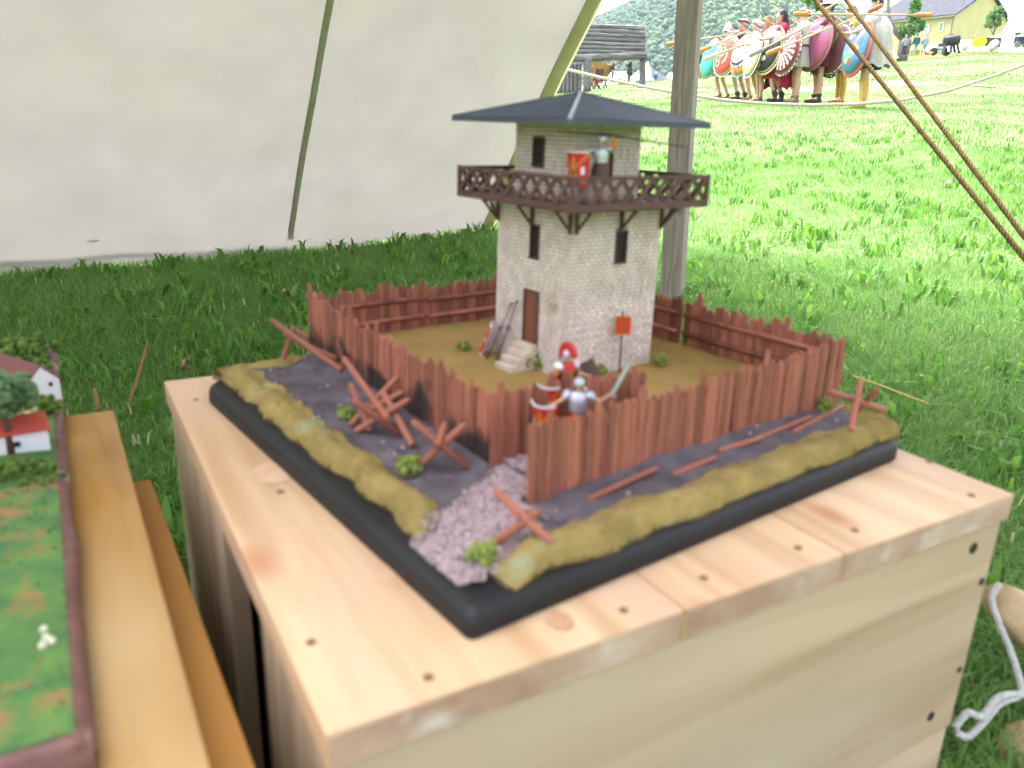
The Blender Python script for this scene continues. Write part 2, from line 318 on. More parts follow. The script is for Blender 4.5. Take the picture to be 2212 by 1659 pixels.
# ================================================================== TENT, POST, ROPES
M_canvas = mat('canvas', (0.355, 0.337, 0.30), (0.28, 0.267, 0.235), scale=3.2, contrast=(.2, .75), rough=0.9, c3=(0.31, 0.315, 0.21), s3=1.0, r3=(0.54, 0.74), transl=0.21, bump=0.12, bscale=260, bdist=0.002, detail=9)
tent = thing('tent_canvas', 'large off-white canvas tent wall sloping up beside the grass with green seam', 'tent', HR)
AWX, AWY = 4.3, -1.0
S0, S1, T1 = -6.2, 0.0, 3.05
def cpt(s, t, o=0.0):                                        # a point of the canvas, hanging very slightly slack
    q = CD * t + hd * s
    g = 0.035 * math.sin(PI * min(max(t / T1, 0), 1)) * math.sin(s * 2.1) - 0.05 * math.sin(PI * min(max(t / T1, 0), 1)) + .014 * mnoise.noise(Vector((s * 1.8, t * 1.8, 3))) + .007 * math.exp(-t * 2.2) * math.sin(s * 9 + 3 * mnoise.noise(Vector((s * 2, t, 1))))
    dz = 0
    if t <= 0.2: dz = (0.2 - t) * .0
    return q + CN * (g + o) + Vector((0, 0, dz))
ns, nt_ = 90, 44
mb = MB(); mb.loft([[cpt(S0 + (S1 - S0) * i / ns, 0.02 + T1 * j / nt_) for i in range(ns + 1)] for j in range(nt_ + 1)], closed=False)
# the hem follows the uneven lawn
me = mb.mesh('canvas_sheet', M_canvas, True)
for i in range(ns + 1):
    v = me.vertices[i].co; wpt = HR + v; zg = float(gz(wpt.x, wpt.y)); v.z = zg + 0.012 + .012 * math.sin(i * .9) - HR.z
link('canvas_sheet', me, tent)
def solve_s(u, v):                                           # where a picture ray meets the canvas plane, in canvas coordinates
    k = ray(u, v); t = (HR - EYE).dot(CN) / k.dot(CN); q = EYE + k * t - HR
    G = Matrix(((hd.dot(hd), hd.dot(CD)), (hd.dot(CD), CD.dot(CD)))).inverted(); return G @ Vector((q.dot(hd), q.dot(CD)))
ss = solve_s(620, 545)[0]
M_seam = mat('seam_tape', (0.40, 0.41, 0.27), (0.30, 0.31, 0.20), scale=40, rough=0.9, transl=0.2)
mb = MB()
mb.loft([[cpt(ss - .017, t, .003), cpt(ss - .014, t, .007), cpt(ss + .014, t, .007), cpt(ss + .017, t, .003)] for t in np.linspace(.04, T1, 50)], closed=False)
mb.obj('seam', M_seam, tent, True)
M_edge = mat('edge_tape', (0.50, 0.49, 0.27), (0.42, 0.42, 0.22), scale=8, rough=0.9, transl=0.45)
mb = MB(); mb.loft([[cpt(S1 - .085, t, .006), cpt(S1 - .08, t, .012), cpt(S1 + .008, t, .012), cpt(S1 + .012, t, .0)] for t in np.linspace(.03, T1, 50)], closed=False)
mb.obj('edge_band', M_edge, tent, True)
mb = MB()
def hemp(s, t, o):
    q = cpt(s, t, o); wpt = HR + q; zg = float(gz(wpt.x, wpt.y)); q.z = max(q.z, zg + .015 - HR.z); return q
mb.loft([[hemp(s, .004 + .05 * q, .004), hemp(s, .003 + .045 * q, .008), hemp(s, .002 + .01 * q, .009), hemp(s, .0, .008)] for s in np.linspace(S0, S1 - 1.4, 80) for q in [min(1, max(0.02, (S1 - 1.4 - s) / 2.2))]], closed=False)
mb.obj('hem_flap', mat('hem_cloth', (0.66, 0.65, 0.56), (0.6, 0.58, 0.5), scale=5, rough=.9, transl=.3), tent, True)
for (u, v, r, c, nm) in ((201, 521, .02, (.75, .75, .74), 'white_spot'), (393, 600 - 2, .02, (.36, .35, .30), 'dirt_smear')):
    a = solve_s(u, v); mb = MB(); n = 12
    cen = cpt(a[0], a[1], .004); ring = [cpt(a[0] + r * 1.3 * math.cos(2 * PI * k / n) * (1 + .3 * math.sin(k * 2.3)), a[1] + r * .5 * math.sin(2 * PI * k / n), .003) for k in range(n)]
    mb.add([cen] + ring, [(0, 1 + k, 1 + (k + 1) % n) for k in range(n)]); mb.obj(nm, pmat(nm, c, transl=.35), tent)
rA, rB = cpt(S1, .02 + T1), cpt(-3.5, .02 + T1); rC = Vector((AWX, AWY, 2.2)) - HR      # added unseen canvas from the ridge over the viewer, shades crate and left grass
mb = MB(); na_ = 24
mb.loft([[rA.lerp(rB, i / na_).lerp(rA.lerp(rC, 1.0), j / na_) + Vector((0, 0, -.10 * math.sin(PI * j / na_) * math.sin(PI * i / na_))) for i in range(na_ + 1)] for j in range(na_ + 1)], closed=False)
mb.obj('added_shade_panel', M_canvas, tent, True)
PT = HR + CD * 2.86; PT = at(1514, -372, dep(PT) - .02)        # where the canvas edge meets the post top
pb = at(1448, 690, dep(PT) + .42); PB = Vector((pb.x, pb.y, float(gz(pb.x, pb.y)) - .05))
M_post = woodmat('weathered_post', (0.33, 0.295, 0.25), (0.20, 0.165, 0.125), (0.12, 0.10, 0.08), grain=90, along='X', rough=0.85)
POSTROT = 52
post = thing('tent_post', 'weathered grey square timber post standing at the open end of the tent', 'post', PB)
mb = MB(); d = (PT - PB); R = d.to_track_quat('X', 'Y').to_matrix() @ Matrix.Rotation(math.radians(POSTROT), 3, 'X')
mb.box((0, 0, 0), (d.length + .1, .082, .082))
po = mb.obj('timber', M_post, post, bevel=.004); po.rotation_euler = R.to_euler(); po.location = d * .5
def rope(name, label, pts, rad, m, pitch, group=None):
    pts = [Vector(p) for p in pts]; L = 0; mb = MB(); dense = []
    for a, b in zip(pts, pts[1:]):
        k = max(2, int((b - a).length / (pitch / 7)))
        for i in range(k): dense.append(a.lerp(b, i / k))
    dense.append(pts[-1])
    for s in range(3):
        path = []; l = 0
        for i, p in enumerate(dense):
            t = (dense[min(i + 1, len(dense) - 1)] - dense[max(i - 1, 0)]).normalized(); n1 = t.cross(Vector((.3, .2, 1))).normalized(); n2 = t.cross(n1)
            if i: l += (p - dense[i - 1]).length
            a = 2 * PI * (l / pitch + s / 3); path.append(p + (n1 * math.cos(a) + n2 * math.sin(a)) * rad * .58)
        mb.tube(path, rad * .5, 6)
    o = Vector(pts[0]); mb.v = [tuple(Vector(v) - o) for v in mb.v]
    r = mb.obj(name, m, smooth=True, loc=o); return tag(r, label, 'rope', group)
M_manila = mat('manila', (0.235, 0.15, 0.045), (0.11, 0.07, 0.025), scale=90, rough=0.9, c3=(0.12, 0.10, 0.04), s3=7, r3=(.58, .72))
M_white = mat('white_rope', (0.62, 0.56, 0.44), (0.45, 0.40, 0.30), scale=120, rough=0.9)
for uv1, uv0, lab in (((2212, 556), (1760, 0), 'lower brown guy rope slanting down from the post, worn dark near its middle'), ((2214, 512), (1828, 0), 'upper brown guy rope slanting down from the post top')):
    dm, d1 = 3.25, 2.35
    a = at(*uv0, dm); b = at(*uv1, d1); e = b + (b - a) * .55; rope('guy_rope', lab, [PT + Vector((.02, -.03, -.02 if 'lower' in lab else .04)), a, b, e], .0088, M_manila, .05, 'guy ropes of the tent')
bp = [(1180, 142, 5.6), (1225, 150, 5.5), (1300, 168, 5.4), (1380, 185, 5.3), (1470, 202, 5.2), (1560, 216, 5.15), (1650, 224, 5.1), (1750, 227, 5.05), (1850, 225, 5.0), (1950, 216, 4.95), (2050, 196, 4.9), (2150, 163, 4.85), (2260, 122, 4.8)]
rope('barrier_rope', 'pale twisted rope barrier sagging in front of the line of shield bearers', [at(u, v, d) for u, v, d in bp], .0105, M_white, .055)

# ================================================================== SMALL THINGS IN THE GRASS
M_stem = pmat('dry_stem', (0.22, 0.115, 0.045)); M_dead = mat('dead_leaf', (0.36, 0.27, 0.14), (0.2, 0.12, 0.06), scale=30)
for pts, lab in ((((318, 742, 2.05), (302, 800, 2.0), (286, 850, 1.95), (278, 890, 1.93)), 'taller brown dry stem curving up from grass between the two crates'), (((203, 838, 1.75), (209, 862, 1.74), (214, 888, 1.73)), 'short brown dry stem standing just behind the left crate')):
    P = [at(*p) for p in pts]; mb = MB(); mb.tube([p - P[-1] for p in P], [.0035, .004, .0045, .005][:len(P)], 6); tag(mb.obj('dry_stem', M_stem, smooth=True, loc=P[-1]), lab, 'stem', 'dry stems in the grass')
for u, v, s, lab in ((610, 662, .05, 'pale curled dead leaf on bare soil left of the fort'), (750, 567, .05, 'tan dead leaf near the tent hem right of the seam'), (418, 832, .035, 'pale oval leaf in grass behind the big crate')):
    P = hit(u, v); mb = MB(); n = 7
    mb.loft([[(s * (i / 6 - .5), w * s * .28 * math.sin(PI * (i + .3) / 6.6), .055 + abs(w) * .012 + .01 * math.sin(i)) for w in (-1, 0, 1)] for i in range(7)], closed=False)
    tag(mb.obj('dead_leaf', M_dead, loc=P, rot=(.4, .1, RS.uniform(0, 6)), smooth=True), lab, 'leaf', 'dead leaves in the grass')
P = hit(2042, 430); dd = thing('dandelion', 'white dandelion seed head on thin stem in sunny grass beside the ropes', 'flower', P)
mb = MB(); mb.tube([(0, 0, 0), (.004, 0, .06), (0, 0, .13)], .002, 5); mb.obj('stalk', pmat('stalk', (.25, .32, .1)), dd)
mb = MB()
for k in range(90):
    d = Vector((RS.normal(), RS.normal(), RS.normal())).normalized() * .02; mb.bar((0, 0, .14), Vector((0, 0, .14)) + d, .0015)
mb.ball((0, 0, .14), .012, 8, 5); mb.obj('seed_globe', pmat('seed_white', (.8, .8, .78)), dd)
P = [at(1842, 812, 1.75), at(1900, 832, 1.68), at(1960, 855, 1.62), at(2005, 872, 1.58)]; mb = MB(); mb.tube([p - P[0] for p in P], .0022, 5)
tag(mb.obj('straw', pmat('straw_gold', (.5, .42, .12)), loc=P[0]), 'thin yellow straw lying across grass behind the fort, right side', 'straw')

# ================================================================== BIG CRATE
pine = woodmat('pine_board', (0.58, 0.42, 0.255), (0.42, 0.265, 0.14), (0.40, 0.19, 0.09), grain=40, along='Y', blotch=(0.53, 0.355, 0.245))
pineX = woodmat('pine_side', (0.60, 0.45, 0.32), (0.41, 0.285, 0.185), (0.28, 0.17, 0.09), grain=26, along='X', blotch=(0.46, 0.37, 0.27))
pineZ = woodmat('pine_cleat', (0.52, 0.42, 0.29), (0.34, 0.25, 0.155), (0.22, 0.12, 0.06), grain=60, along='Z')
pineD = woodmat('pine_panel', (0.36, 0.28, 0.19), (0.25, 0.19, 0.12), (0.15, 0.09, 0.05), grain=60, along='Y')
M_screw = pmat('screw_metal', (0.05, 0.05, 0.055), metal=0.6, rough=.5); M_hole = pmat('screw_hole', (0.20, 0.125, 0.06))
crate = thing('wooden_crate', 'large pale pine crate carrying the model fort', 'crate', BX, TB)
def blocal(P): q = Vector(P) - BX; return Vector((q.dot(BE1), q.dot(BE2), q.z))
x1 = blocal(atz(1465, 1305, .4)).x; x2 = blocal(atz(1810, 1187, .4)).x
M_endg = mat('end_grain_wood', (0.50, 0.36, 0.27), (0.33, 0.19, 0.13), scale=9, rough=.75, stretch=(1, 1, 1.6), contrast=(.3, .62), c3=(0.56, 0.49, 0.43), s3=14, r3=(.55, .7))
TH = .027; xs = [0, x1, x2, BLX]
for i in range(3):
    a, b = xs[i] + .0006, xs[i + 1] - .0006; mb = MB(); mb.box((0, 0, 0), (b - a, BLY, TH)); tpk = mb.obj('top_plank', pine, crate, loc=((a + b) / 2, BLY / 2, -TH / 2), bevel=.0015); mb = MB(); mb.box((0, 0, 0), (b - a - .004, .0012, TH - .004)); mb.obj('end_grain', M_endg, tpk, loc=(0, -BLY / 2 - .0002, 0))
def onface(u, v, y0):                                        # ray meets the crate's front face
    k = ray(u, v); n = BE2; t = (BX + BE2 * y0 - EYE).dot(n) / k.dot(n); return blocal(EYE + k * t)
zs = onface(2050, 1569, .004).z
mb = MB(); mb.box((0, 0, 0), (BLX - .008, .02, -TH - zs - .0012)); mb.obj('front_board', pineX, crate, loc=(BLX / 2, .014, (-TH + zs) / 2 - .0002), bevel=.001)
mb = MB(); mb.box((0, 0, 0), (BLX - .012, .02, .19)); mb.obj('front_board', pineX, crate, loc=(BLX / 2, .0155, zs - .0958), bevel=.001)
def onleft(u, v, x0):
    k = ray(u, v); t = (BX + BE1 * x0 - EYE).dot(BE1) / k.dot(BE1); return blocal(EYE + k * t)
ya = onleft(575, 1378, .008).y; yb = onleft(490, 1180, .008).y
HB = .40
mb = MB(); mb.box((0, 0, 0), (.02, ya - .026, HB)); mb.obj('corner_board', pineZ, crate, loc=(.015, (ya + .026) / 2, -TH - HB / 2 - .0005), bevel=.001)
mb = MB(); mb.box((0, 0, 0), (.02, BLY - .006 - yb, HB)); mb.obj('corner_board', pineZ, crate, loc=(.015, (BLY - .006 + yb) / 2, -TH - HB / 2 - .0005), bevel=.001)
for k in range(2):
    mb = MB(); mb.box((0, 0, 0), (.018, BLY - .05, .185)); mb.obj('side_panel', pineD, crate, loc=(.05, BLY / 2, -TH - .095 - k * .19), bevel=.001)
mb = MB(); mb.box((0, 0, 0), (.02, BLY - .06, HB)); mb.obj('side_board', pineZ, crate, loc=(BLX - .016, BLY / 2 + .01, -TH - HB / 2 - .0005))
mb = MB(); mb.box((0, 0, 0), (BLX - .05, .02, HB)); mb.obj('back_board', pineX, crate, loc=(BLX / 2, BLY - .016, -TH - HB / 2 - .0005))
for u, v in ((672, 1388), (925, 1464), (1347, 1319), (1520, 1249), (1724, 1184), (1846, 1146), (2098, 1070), (2007, 998), (606, 1063), (423, 864)):
    q = blocal(atz(u, v, .4)); mb = MB(); mb.lathe([(.0001, -.0004), (.0034, -.0004), (.0034, .0006), (.0024, .0003), (.0001, .0001)], n=12, cap=False); mb.obj('screw', M_hole, crate, loc=(q.x, q.y, .0002))
for u, v, r in ((2102, 1184, .006), (2120, 1256, .004), (2072, 1446, .0035), (2010, 1547, .0055)):
    q = onface(u, v, .004); mb = MB(); mb.lathe([(.0001, -.0004), (r, -.0004), (r, .0008), (r * .6, .0005), (.0001, .0002)], n=12, cap=False); mb.obj('screw', M_screw, crate, loc=(q.x, .0038, q.z), rot=(PI / 2, 0, 0))
for u, v, r in ((590, 1020, .016), (850, 1240, .012), (1208, 1340, .008)):      # resin-dark knots in the planks
    q = blocal(atz(u, v, .4)); mb = MB(); mb.loft([[(rr_ * 1.6 * math.cos(a), rr_ * math.sin(a) * 1.2, .0006 - rr_ * .01) for a in np.linspace(0, 2 * PI, 15)[:-1]] for rr_ in (r, r * .7, r * .35, .0002)])
    mb.obj('knot', mat('knot_wood', (0.40, 0.22, 0.12), (0.54, 0.34, 0.21), scale=90, rough=.6) if r < .01 else mat('knot_stain', (0.50, 0.30, 0.17), (0.58, 0.41, 0.27), scale=30, rough=.6), crate, loc=(q.x, q.y, .0001), rot=(0, 0, 1.5))

# ================================================================== LEFT CRATE WITH FARM MODEL
Z2 = .37
oak = woodmat('amber_board', (0.33, 0.17, 0.036), (0.22, 0.105, 0.022), (0.27, 0.13, 0.04), grain=50, along='Y', blotch=(0.40, 0.28, 0.13))
oakD = woodmat('amber_side', (0.42, 0.21, 0.05), (0.33, 0.15, 0.035), (0.22, 0.10, 0.03), grain=50, along='Y')
C0 = atz(245, 885, Z2); C1 = atz(455, 1659, Z2); cdir = (C1 - C0).normalized(); cang = math.atan2(cdir.x, -cdir.y)
crate2 = thing('wooden_crate', 'amber stained wooden crate at lower left carrying the farm model', 'crate', C0, cang)
# local: -y runs towards the camera along the right edge, -x to the left
LL = (C1 - C0).length + .15
mb = MB(); mb.box((0, 0, 0), (.30, LL, .022)); mb.obj('top_plank', oak, crate2, loc=(-.15, -LL / 2, -.011), bevel=.0015)
def in2(P): q = Vector(P) - C0; R = Matrix.Rotation(-cang, 3, 'Z'); return R @ q
Z3 = Z2 - .055
q0 = in2(atz(330, 1035, Z3)); q1 = in2(atz(560, 1659, Z3))
mb = MB(); mb.box((0, 0, 0), (.20, LL, .022)); mb.obj('ledge_plank', oakD, crate2, loc=((q0.x + q1.x) / 2 - .10, q0.y - LL / 2, -.055 - .011), rot=(0, 0, math.atan2(q1.x - q0.x, -(q1.y - q0.y))), bevel=.0015)
mb = MB(); mb.box((0, 0, 0), (.02, LL - .04, .0315)); mb.obj('side_board', oakD, crate2, loc=(-.0125, -LL / 2, -.0385))
mb = MB(); mb.box((0, 0, 0), (.02, LL - .06, .3)); mb.obj('side_board', oakD, crate2, loc=((q0.x + q1.x) / 2 - .025, -LL / 2 - .03, -.228))
mb = MB(); mb.box((0, 0, 0), (.26, .02, .05)); mb.obj('back_board', oakD, crate2, loc=(-.16, -.02, -.048))
# farm model
NV = atz(200, 1606, .392)
def fl(u, v, z=.392): return Matrix.Rotation(-cang, 3, 'Z') @ (atz(u, v, z) - NV)
M_brown = mat('painted_brown', (0.16, 0.075, 0.06), (0.10, 0.05, 0.04), scale=60, rough=.55, c3=(0.22, 0.17, 0.18), s3=25, r3=(.55, .7), bump=.5, bdist=.002)
M_flock = mat('green_flock', (0.10, 0.195, 0.045), (0.04, 0.12, 0.04), scale=30, rough=.95, c3=(0.24, 0.135, 0.05), s3=26, r3=(.56, .70), bump=.6, bscale=400, bdist=.002)
farm = thing('farm_model', 'green model farm base with brown rim on the amber crate', 'model base', NV, cang)
bw, bl_ = .42, (fl(109, 752) - Vector((0, 0, 0))).y
mb = MB(); n = 40
rim = [(.0 + .004 * mnoise.noise(Vector((0, t * 9, 1))), t * bl_) for t in np.linspace(0, 1, n)]
mb.loft([[(x, y, -.021) for x, y in rim], [(x + .002, y, -.006) for x, y in rim], [(x - .004, y, 0.001) for x, y in rim], [(x - .010 + .004 * mnoise.noise(Vector((3, y * 40, 1))), y, .0005) for x, y in rim]], closed=False)
nr = [(-t * bw, .006 * mnoise.noise(Vector((t * 9, 0, 5)))) for t in np.linspace(0, 1, n)]
mb.loft([[(x, y, -.021) for x, y in nr], [(x, y, 0) for x, y in nr], [(x, y + .012 + .004 * mnoise.noise(Vector((x * 40, 0, 7))), .001) for x, y in nr]], closed=False)
mb.box((-bw / 2, bl_ / 2, -.012), (bw - .012, bl_ - .004, .017))
mb.obj('base_rim', M_brown, farm, True)
gx, gy = 40, 70; mb = MB()
mb.loft([[(-bw + .004 + (bw - .012) * i / gx, .012 + (bl_ - .016) * j / gy, .0015 + .006 * (0.5 + mnoise.noise(Vector((i * .18, j * .18, 2)))) * min(1, (gx - i) / 5, j / 5 + .2)) for i in range(gx + 1)] for j in range(gy + 1)], closed=False)
mb.obj('turf', M_flock, farm, True)
rsf = np.random.RandomState(12); fm = {}
for nm, c, n_ in (('dark', (.035, .10, .03), 900), ('light', (.13, .24, .05), 900), ('autumn', (.30, .13, .04), 420)):
    mb = MB(); k = 0
    while k < n_:
        x, y = -rsf.uniform(.006, bw - .02), rsf.uniform(.012, bl_ - .02); f_ = mnoise.noise(Vector((x * 16, y * 16, {'dark': 1, 'light': 5, 'autumn': 9}[nm])))
        if f_ < (.18 if nm == 'autumn' else -.05): k += .25; continue
        r = rsf.uniform(.0005, .0012); mb.add([Vector((x, y, .0035)) + Vector(v) * r * (1 + .3 * rsf.uniform(-1, 1)) for v in icoV], icoF); k += 1
    tag(mb.obj(nm + '_flock', pmat('flock_' + nm, c), farm), kind='stuff')
M_hw = pmat('model_white', (.74, .76, .78)); M_hr = pmat('model_maroon', (.16, .055, .055)); M_hred = pmat('model_red', (.46, .075, .05)); M_win = pmat('model_window', (.02, .02, .03))
def toyhouse(label, base, ax, L, Wd, H, RH, roofm, wins, group):
    t = thing('model_house', label, 'model house', base, math.atan2(ax.y, ax.x), group)
    mb = MB(); w = Wd / 2
    for x in (0, L): pass
    mb.add([(0, -w, -.004), (L, -w, -.004), (L, w, -.004), (0, w, -.004), (0, -w, H), (L, -w, H), (L, w, H), (0, w, H), (0, 0, H + RH), (L, 0, H + RH)],
           [(0, 1, 5, 4), (2, 3, 7, 6), (1, 2, 6, 9, 5), (3, 0, 4, 8, 7)]); mb.obj('wall', M_hw, t)
    mb = MB(); e = .004; k = RH / w
    for s in (-1, 1):
        p = [(-e * .3, s * (w + e), H - e * k), (L + e * .3, s * (w + e), H - e * k), (L + e * .3, 0, H + RH), (-e * .3, 0, H + RH)]; q = [(a, b, c + .002) for a, b, c in p]
        mb.add(p + q, [(0, 1, 2, 3), (4, 5, 6, 7), (0, 1, 5, 4), (0, 3, 7, 4), (1, 2, 6, 5)])
    mb.obj('roof', roofm, t)
    for side, a, z, sz in wins:
        mb = MB()
        if side == 'g': mb.box((-.0006, a, z), (.003, sz, sz * 1.3))
        else: mb.box((a, -w - .0006 if side == 'f' else w + .0006, z), (sz * 1.2, .003, sz))
        mb.obj('window', M_win, t)
    return t
b = atz(98, 868, .394); toyhouse('white model farmhouse with maroon roof behind the model tree', b, Vector((-.86, .5, 0)), .11, .040, .024, .020, M_hr, [('g', -.009, .02, .0035), ('g', .009, .02, .0035)], 'model farm houses')
a1, a0 = atz(36, 984, .394), atz(110, 971, .394); ax = (a1 - a0).normalized(); nrm = Vector((-ax.y, ax.x, 0));
if nrm.y < 0: nrm = -nrm
toyhouse('long white model barn with red roof and round dark window', a0 + nrm * .016, ax, .12, .032, .025, .010, M_hred, [('b', .028, .012, .005), ('b', .070, .012, .005)], 'model farm houses')
M_bush = mat('model_bush', (0.14, 0.22, 0.035), (0.06, 0.12, 0.02), scale=90, rough=.95, bump=1, bscale=500, bdist=.003)
M_crown = mat('model_crown', (0.14, 0.25, 0.11), (0.06, 0.13, 0.05), scale=90, rough=.95, bump=1, bscale=500, bdist=.003)
def clump(mb, c, r, n, sq=.75, seed=1):
    rs = np.random.RandomState(seed)
    for k in range(n):
        d = rs.normal(size=3); d /= np.linalg.norm(d); q = Vector(c) + Vector((d[0] * r[0], d[1] * r[1], d[2] * r[2])) * rs.uniform(.3, .95); s = rs.uniform(.16, .34) * min(r)
        mb.add([q + Vector(v) * s * (1 + .3 * rs.uniform(-1, 1)) for v in icoV], icoF)
def bush(label, P, r, m, cat='model bush', group=None, n=60, seed=1, name='model_bush'):
    mb = MB(); clump(mb, (0, 0, r[2] * .6), r, n, seed=seed); return tag(mb.obj(name, m, loc=P), label, cat, group)
bush('dark green model bush at the far edge of the farm model', atz(45, 778, .392), (.055, .035, .025), M_bush, group='bushes on the farm model', seed=2, n=110)
bush('low green model bush row behind the maroon roofed model house', atz(35, 808, .392), (.05, .03, .016), M_bush, group='bushes on the farm model', seed=3, n=90)
bush('small green model bush between the two white model houses', atz(98, 897, .392), (.02, .016, .015), M_bush, group='bushes on the farm model', seed=4, n=70)
bush('spread green model bush in front of the red roofed barn', atz(40, 1035, .392), (.045, .03, .012), M_bush, group='bushes on the farm model', seed=5, n=90)
for u, v, lb in ((40, 905, 'yellow flowering model shrub beside the model tree trunk'), (70, 905, 'pale yellow model shrub just behind the red barn roof')):
    bush(lb, atz(u, v + 8, .392), (.012, .012, .014), pmat('model_blossom', (.42, .40, .17)), 'model shrub', 'yellow shrubs on the farm model', 40, u, 'model_shrub')
P = atz(26, 987, .393); tr = thing('model_tree', 'model tree with round green crown in front of the red roofed barn', 'model tree', P)
mb = MB(); mb.tube([(0, 0, -.004), (0, 0, .02), (.001, 0, .05)], [.0042, .0032, .003], 8); mb.obj('trunk', pmat('model_trunk', (.10, .045, .03)), tr, True)
mb = MB(); clump(mb, (0, 0, .066), (.031, .031, .024), 150, seed=9); mb.obj('crown', M_crown, tr)
mb = MB(); mb.lathe([(.0001, .0015), (.02, .0008), (.026, -.002)], n=14, cap=False); mb.obj('soil_ring', M_brown, tr)
for k, (u, v) in enumerate(((95, 1360), (100, 1378), (92, 1395), (112, 1385))):
    P = atz(u, v, .396); mb = MB(); mb.ball((0, 0, 0), .0028, 8, 5); tag(mb.obj('model_flower', pmat('model_cream', (.6, .6, .42)), loc=P), ('lowest', 'left', 'topmost', 'rightmost')[(2, 3, 0, 1).index(k) if False else (2, 1, 0, 3)[k]] + ' of the tiny cream flowers on the open turf of the farm model', 'model flower', 'cream flowers on farm turf')
# ------------------------------------------------------------------ canvas sack and cord at lower right
M_sack = mat('sack_cloth', (0.50, 0.37, 0.22), (0.42, 0.30, 0.17), scale=30, rough=.9, bump=.4, bscale=500, bdist=.001)
M_cord = mat('white_cord', (0.56, 0.57, 0.55), (0.40, 0.41, 0.39), scale=200, rough=.9)
P = at(2230, 1350, .98); sk = thing('sack', 'tan canvas sack with a white cord tied round its mouth, right of the crate', 'sack', P)
mb = MB(); rings = []
ax = (at(2150, 1290, .96) - P).normalized(); n1 = ax.orthogonal().normalized(); n2 = ax.cross(n1)
Lk = (at(2150, 1290, .96) - P).length
for t in np.linspace(0, 1, 12):
    rad = (.020 + .032 * t ** .8) * (1.0 if t < .9 else .8); cc = ax * Lk * (1 - t * 3.2)
    rings.append([cc + (n1 * math.cos(a) + n2 * math.sin(a)) * rad * (1 + .10 * math.sin(a * 3 + 1) * (1 - t) + .04 * math.sin(a * 7)) for a in np.linspace(0, 2 * PI, 25)[:-1]])
mb.loft(rings, cap=True); mb.obj('bag', M_sack, sk, True)
P2 = at(2262, 1650, .92); mb = MB(); mb.ball((0, 0, 0), (.055, .05, .045), 20, 12)
for i, v in enumerate(mb.v): q = Vector(v); mb.v[i] = tuple(q * (1 + .12 * mnoise.noise(q * 30)))
tag(mb.obj('sack', M_sack, smooth=True, loc=P2), 'round burlap sack at the bottom right corner', 'sack')
def cord(pts, lab):
    P = [at(*p) for p in pts]; D = []
    for i in range(len(P) - 1):
        p0, p1, p2, p3 = P[max(i - 1, 0)], P[i], P[i + 1], P[min(i + 2, len(P) - 1)]
        for t in np.linspace(0, 1, 7)[:-1]: D.append(.5 * ((2 * p1) + (p2 - p0) * t + (2 * p0 - 5 * p1 + 4 * p2 - p3) * t * t + (3 * p1 - p0 - 3 * p2 + p3) * t ** 3))
    D.append(P[-1]); rope('cord', lab, D, .0042, M_cord, .014, 'white cords by the sack')
cord([(2158, 1262, .945), (2142, 1292, .94), (2155, 1340, .93), (2180, 1400, .925), (2200, 1460, .92), (2204, 1500, .92), (2160, 1520, .915), (2125, 1560, .91), (2090, 1592, .905), (2066, 1582, .90)], 'white cord hanging from the sack mouth and looping back to the crate')
cord([(2235, 1502, .925), (2180, 1500, .915), (2150, 1512, .91), (2120, 1548, .905), (2090, 1540, .9), (2062, 1572, .9)], 'white cord end lying in a loop on the grass below the sack')
# ================================================================== FORT MODEL
TD = .655; DO = Vector((-0.022, 0.4324, 0.40)); DE1 = Vector((math.cos(TD), math.sin(TD), 0)); DE2 = Vector((-math.sin(TD), math.cos(TD), 0))
def D3(a, b, z): return DO + DE1 * a + DE2 * b + Vector((0, 0, z - .40))          # z is world height
def dl(u, v, z): q = atz(u, v, z) - DO; return q.dot(DE1), q.dot(DE2)
def dat(u, v, z): return atz(u, v, z)
SA, SB = .572, .585                                           # base board
YG = .453                                                     # yard level
M_base = mat('black_board', (0.012, 0.013, 0.015), (0.008, 0.008, 0.009), scale=8, rough=.55, spec=.35)
M_ditch = mat('ditch_soil', (0.125, 0.105, 0.118), (0.07, 0.058, 0.064), scale=26, rough=.9, c3=(0.17, 0.145, 0.17), s3=18, r3=(.58, .75), bump=.8, bscale=160, bdist=.004)
M_bank = mat('bank_flock', (0.325, 0.24, 0.078), (0.215, 0.16, 0.05), scale=26, rough=.97, c3=(0.27, 0.30, 0.17), s3=17, r3=(.60, .74), bump=.9, bscale=700, bdist=.0015)
M_yard = mat('yard_flock', (0.34, 0.22, 0.066), (0.26, 0.165, 0.046), scale=10, rough=.97, bump=.6, bscale=900, bdist=.001, c3=(0.09, 0.12, 0.035), s3=5, r3=(.62, .75))
fort = thing('fort_base', 'black board with earth ditch, ochre bank and yard of the model fort', 'model base', DO, TD)
def rrect(a0, a1, b0, b1, r, n=7):
    P = []
    for cx, cy, s, rad in ((a1 - r, b0 + r, -PI / 2, r), (a1 - r, b1 - r, 0, r), (a0 + r, b1 - r, PI / 2, r)):
        for k in range(n + 1): t = s + PI / 2 * k / n; P.append((cx + rad * math.cos(t), cy + rad * math.sin(t)))
    r2 = .006
    for k in range(4): t = PI + PI / 2 * k / 3; P.append((a0 + r2 + r2 * math.cos(t), b0 + r2 + r2 * math.sin(t)))
    return P
mb = MB(); rings = []
for ins, z in ((.0, .0005), (0, .011), (.0015, .0155), (.006, .0192), (.010, .0202)):
    rings.append([(x, y, z) for x, y in rrect(ins, SA - ins, ins, SB - ins, .042 - ins)])
mb.loft(rings, cap=True); mb.obj('base_board', M_base, fort, False)
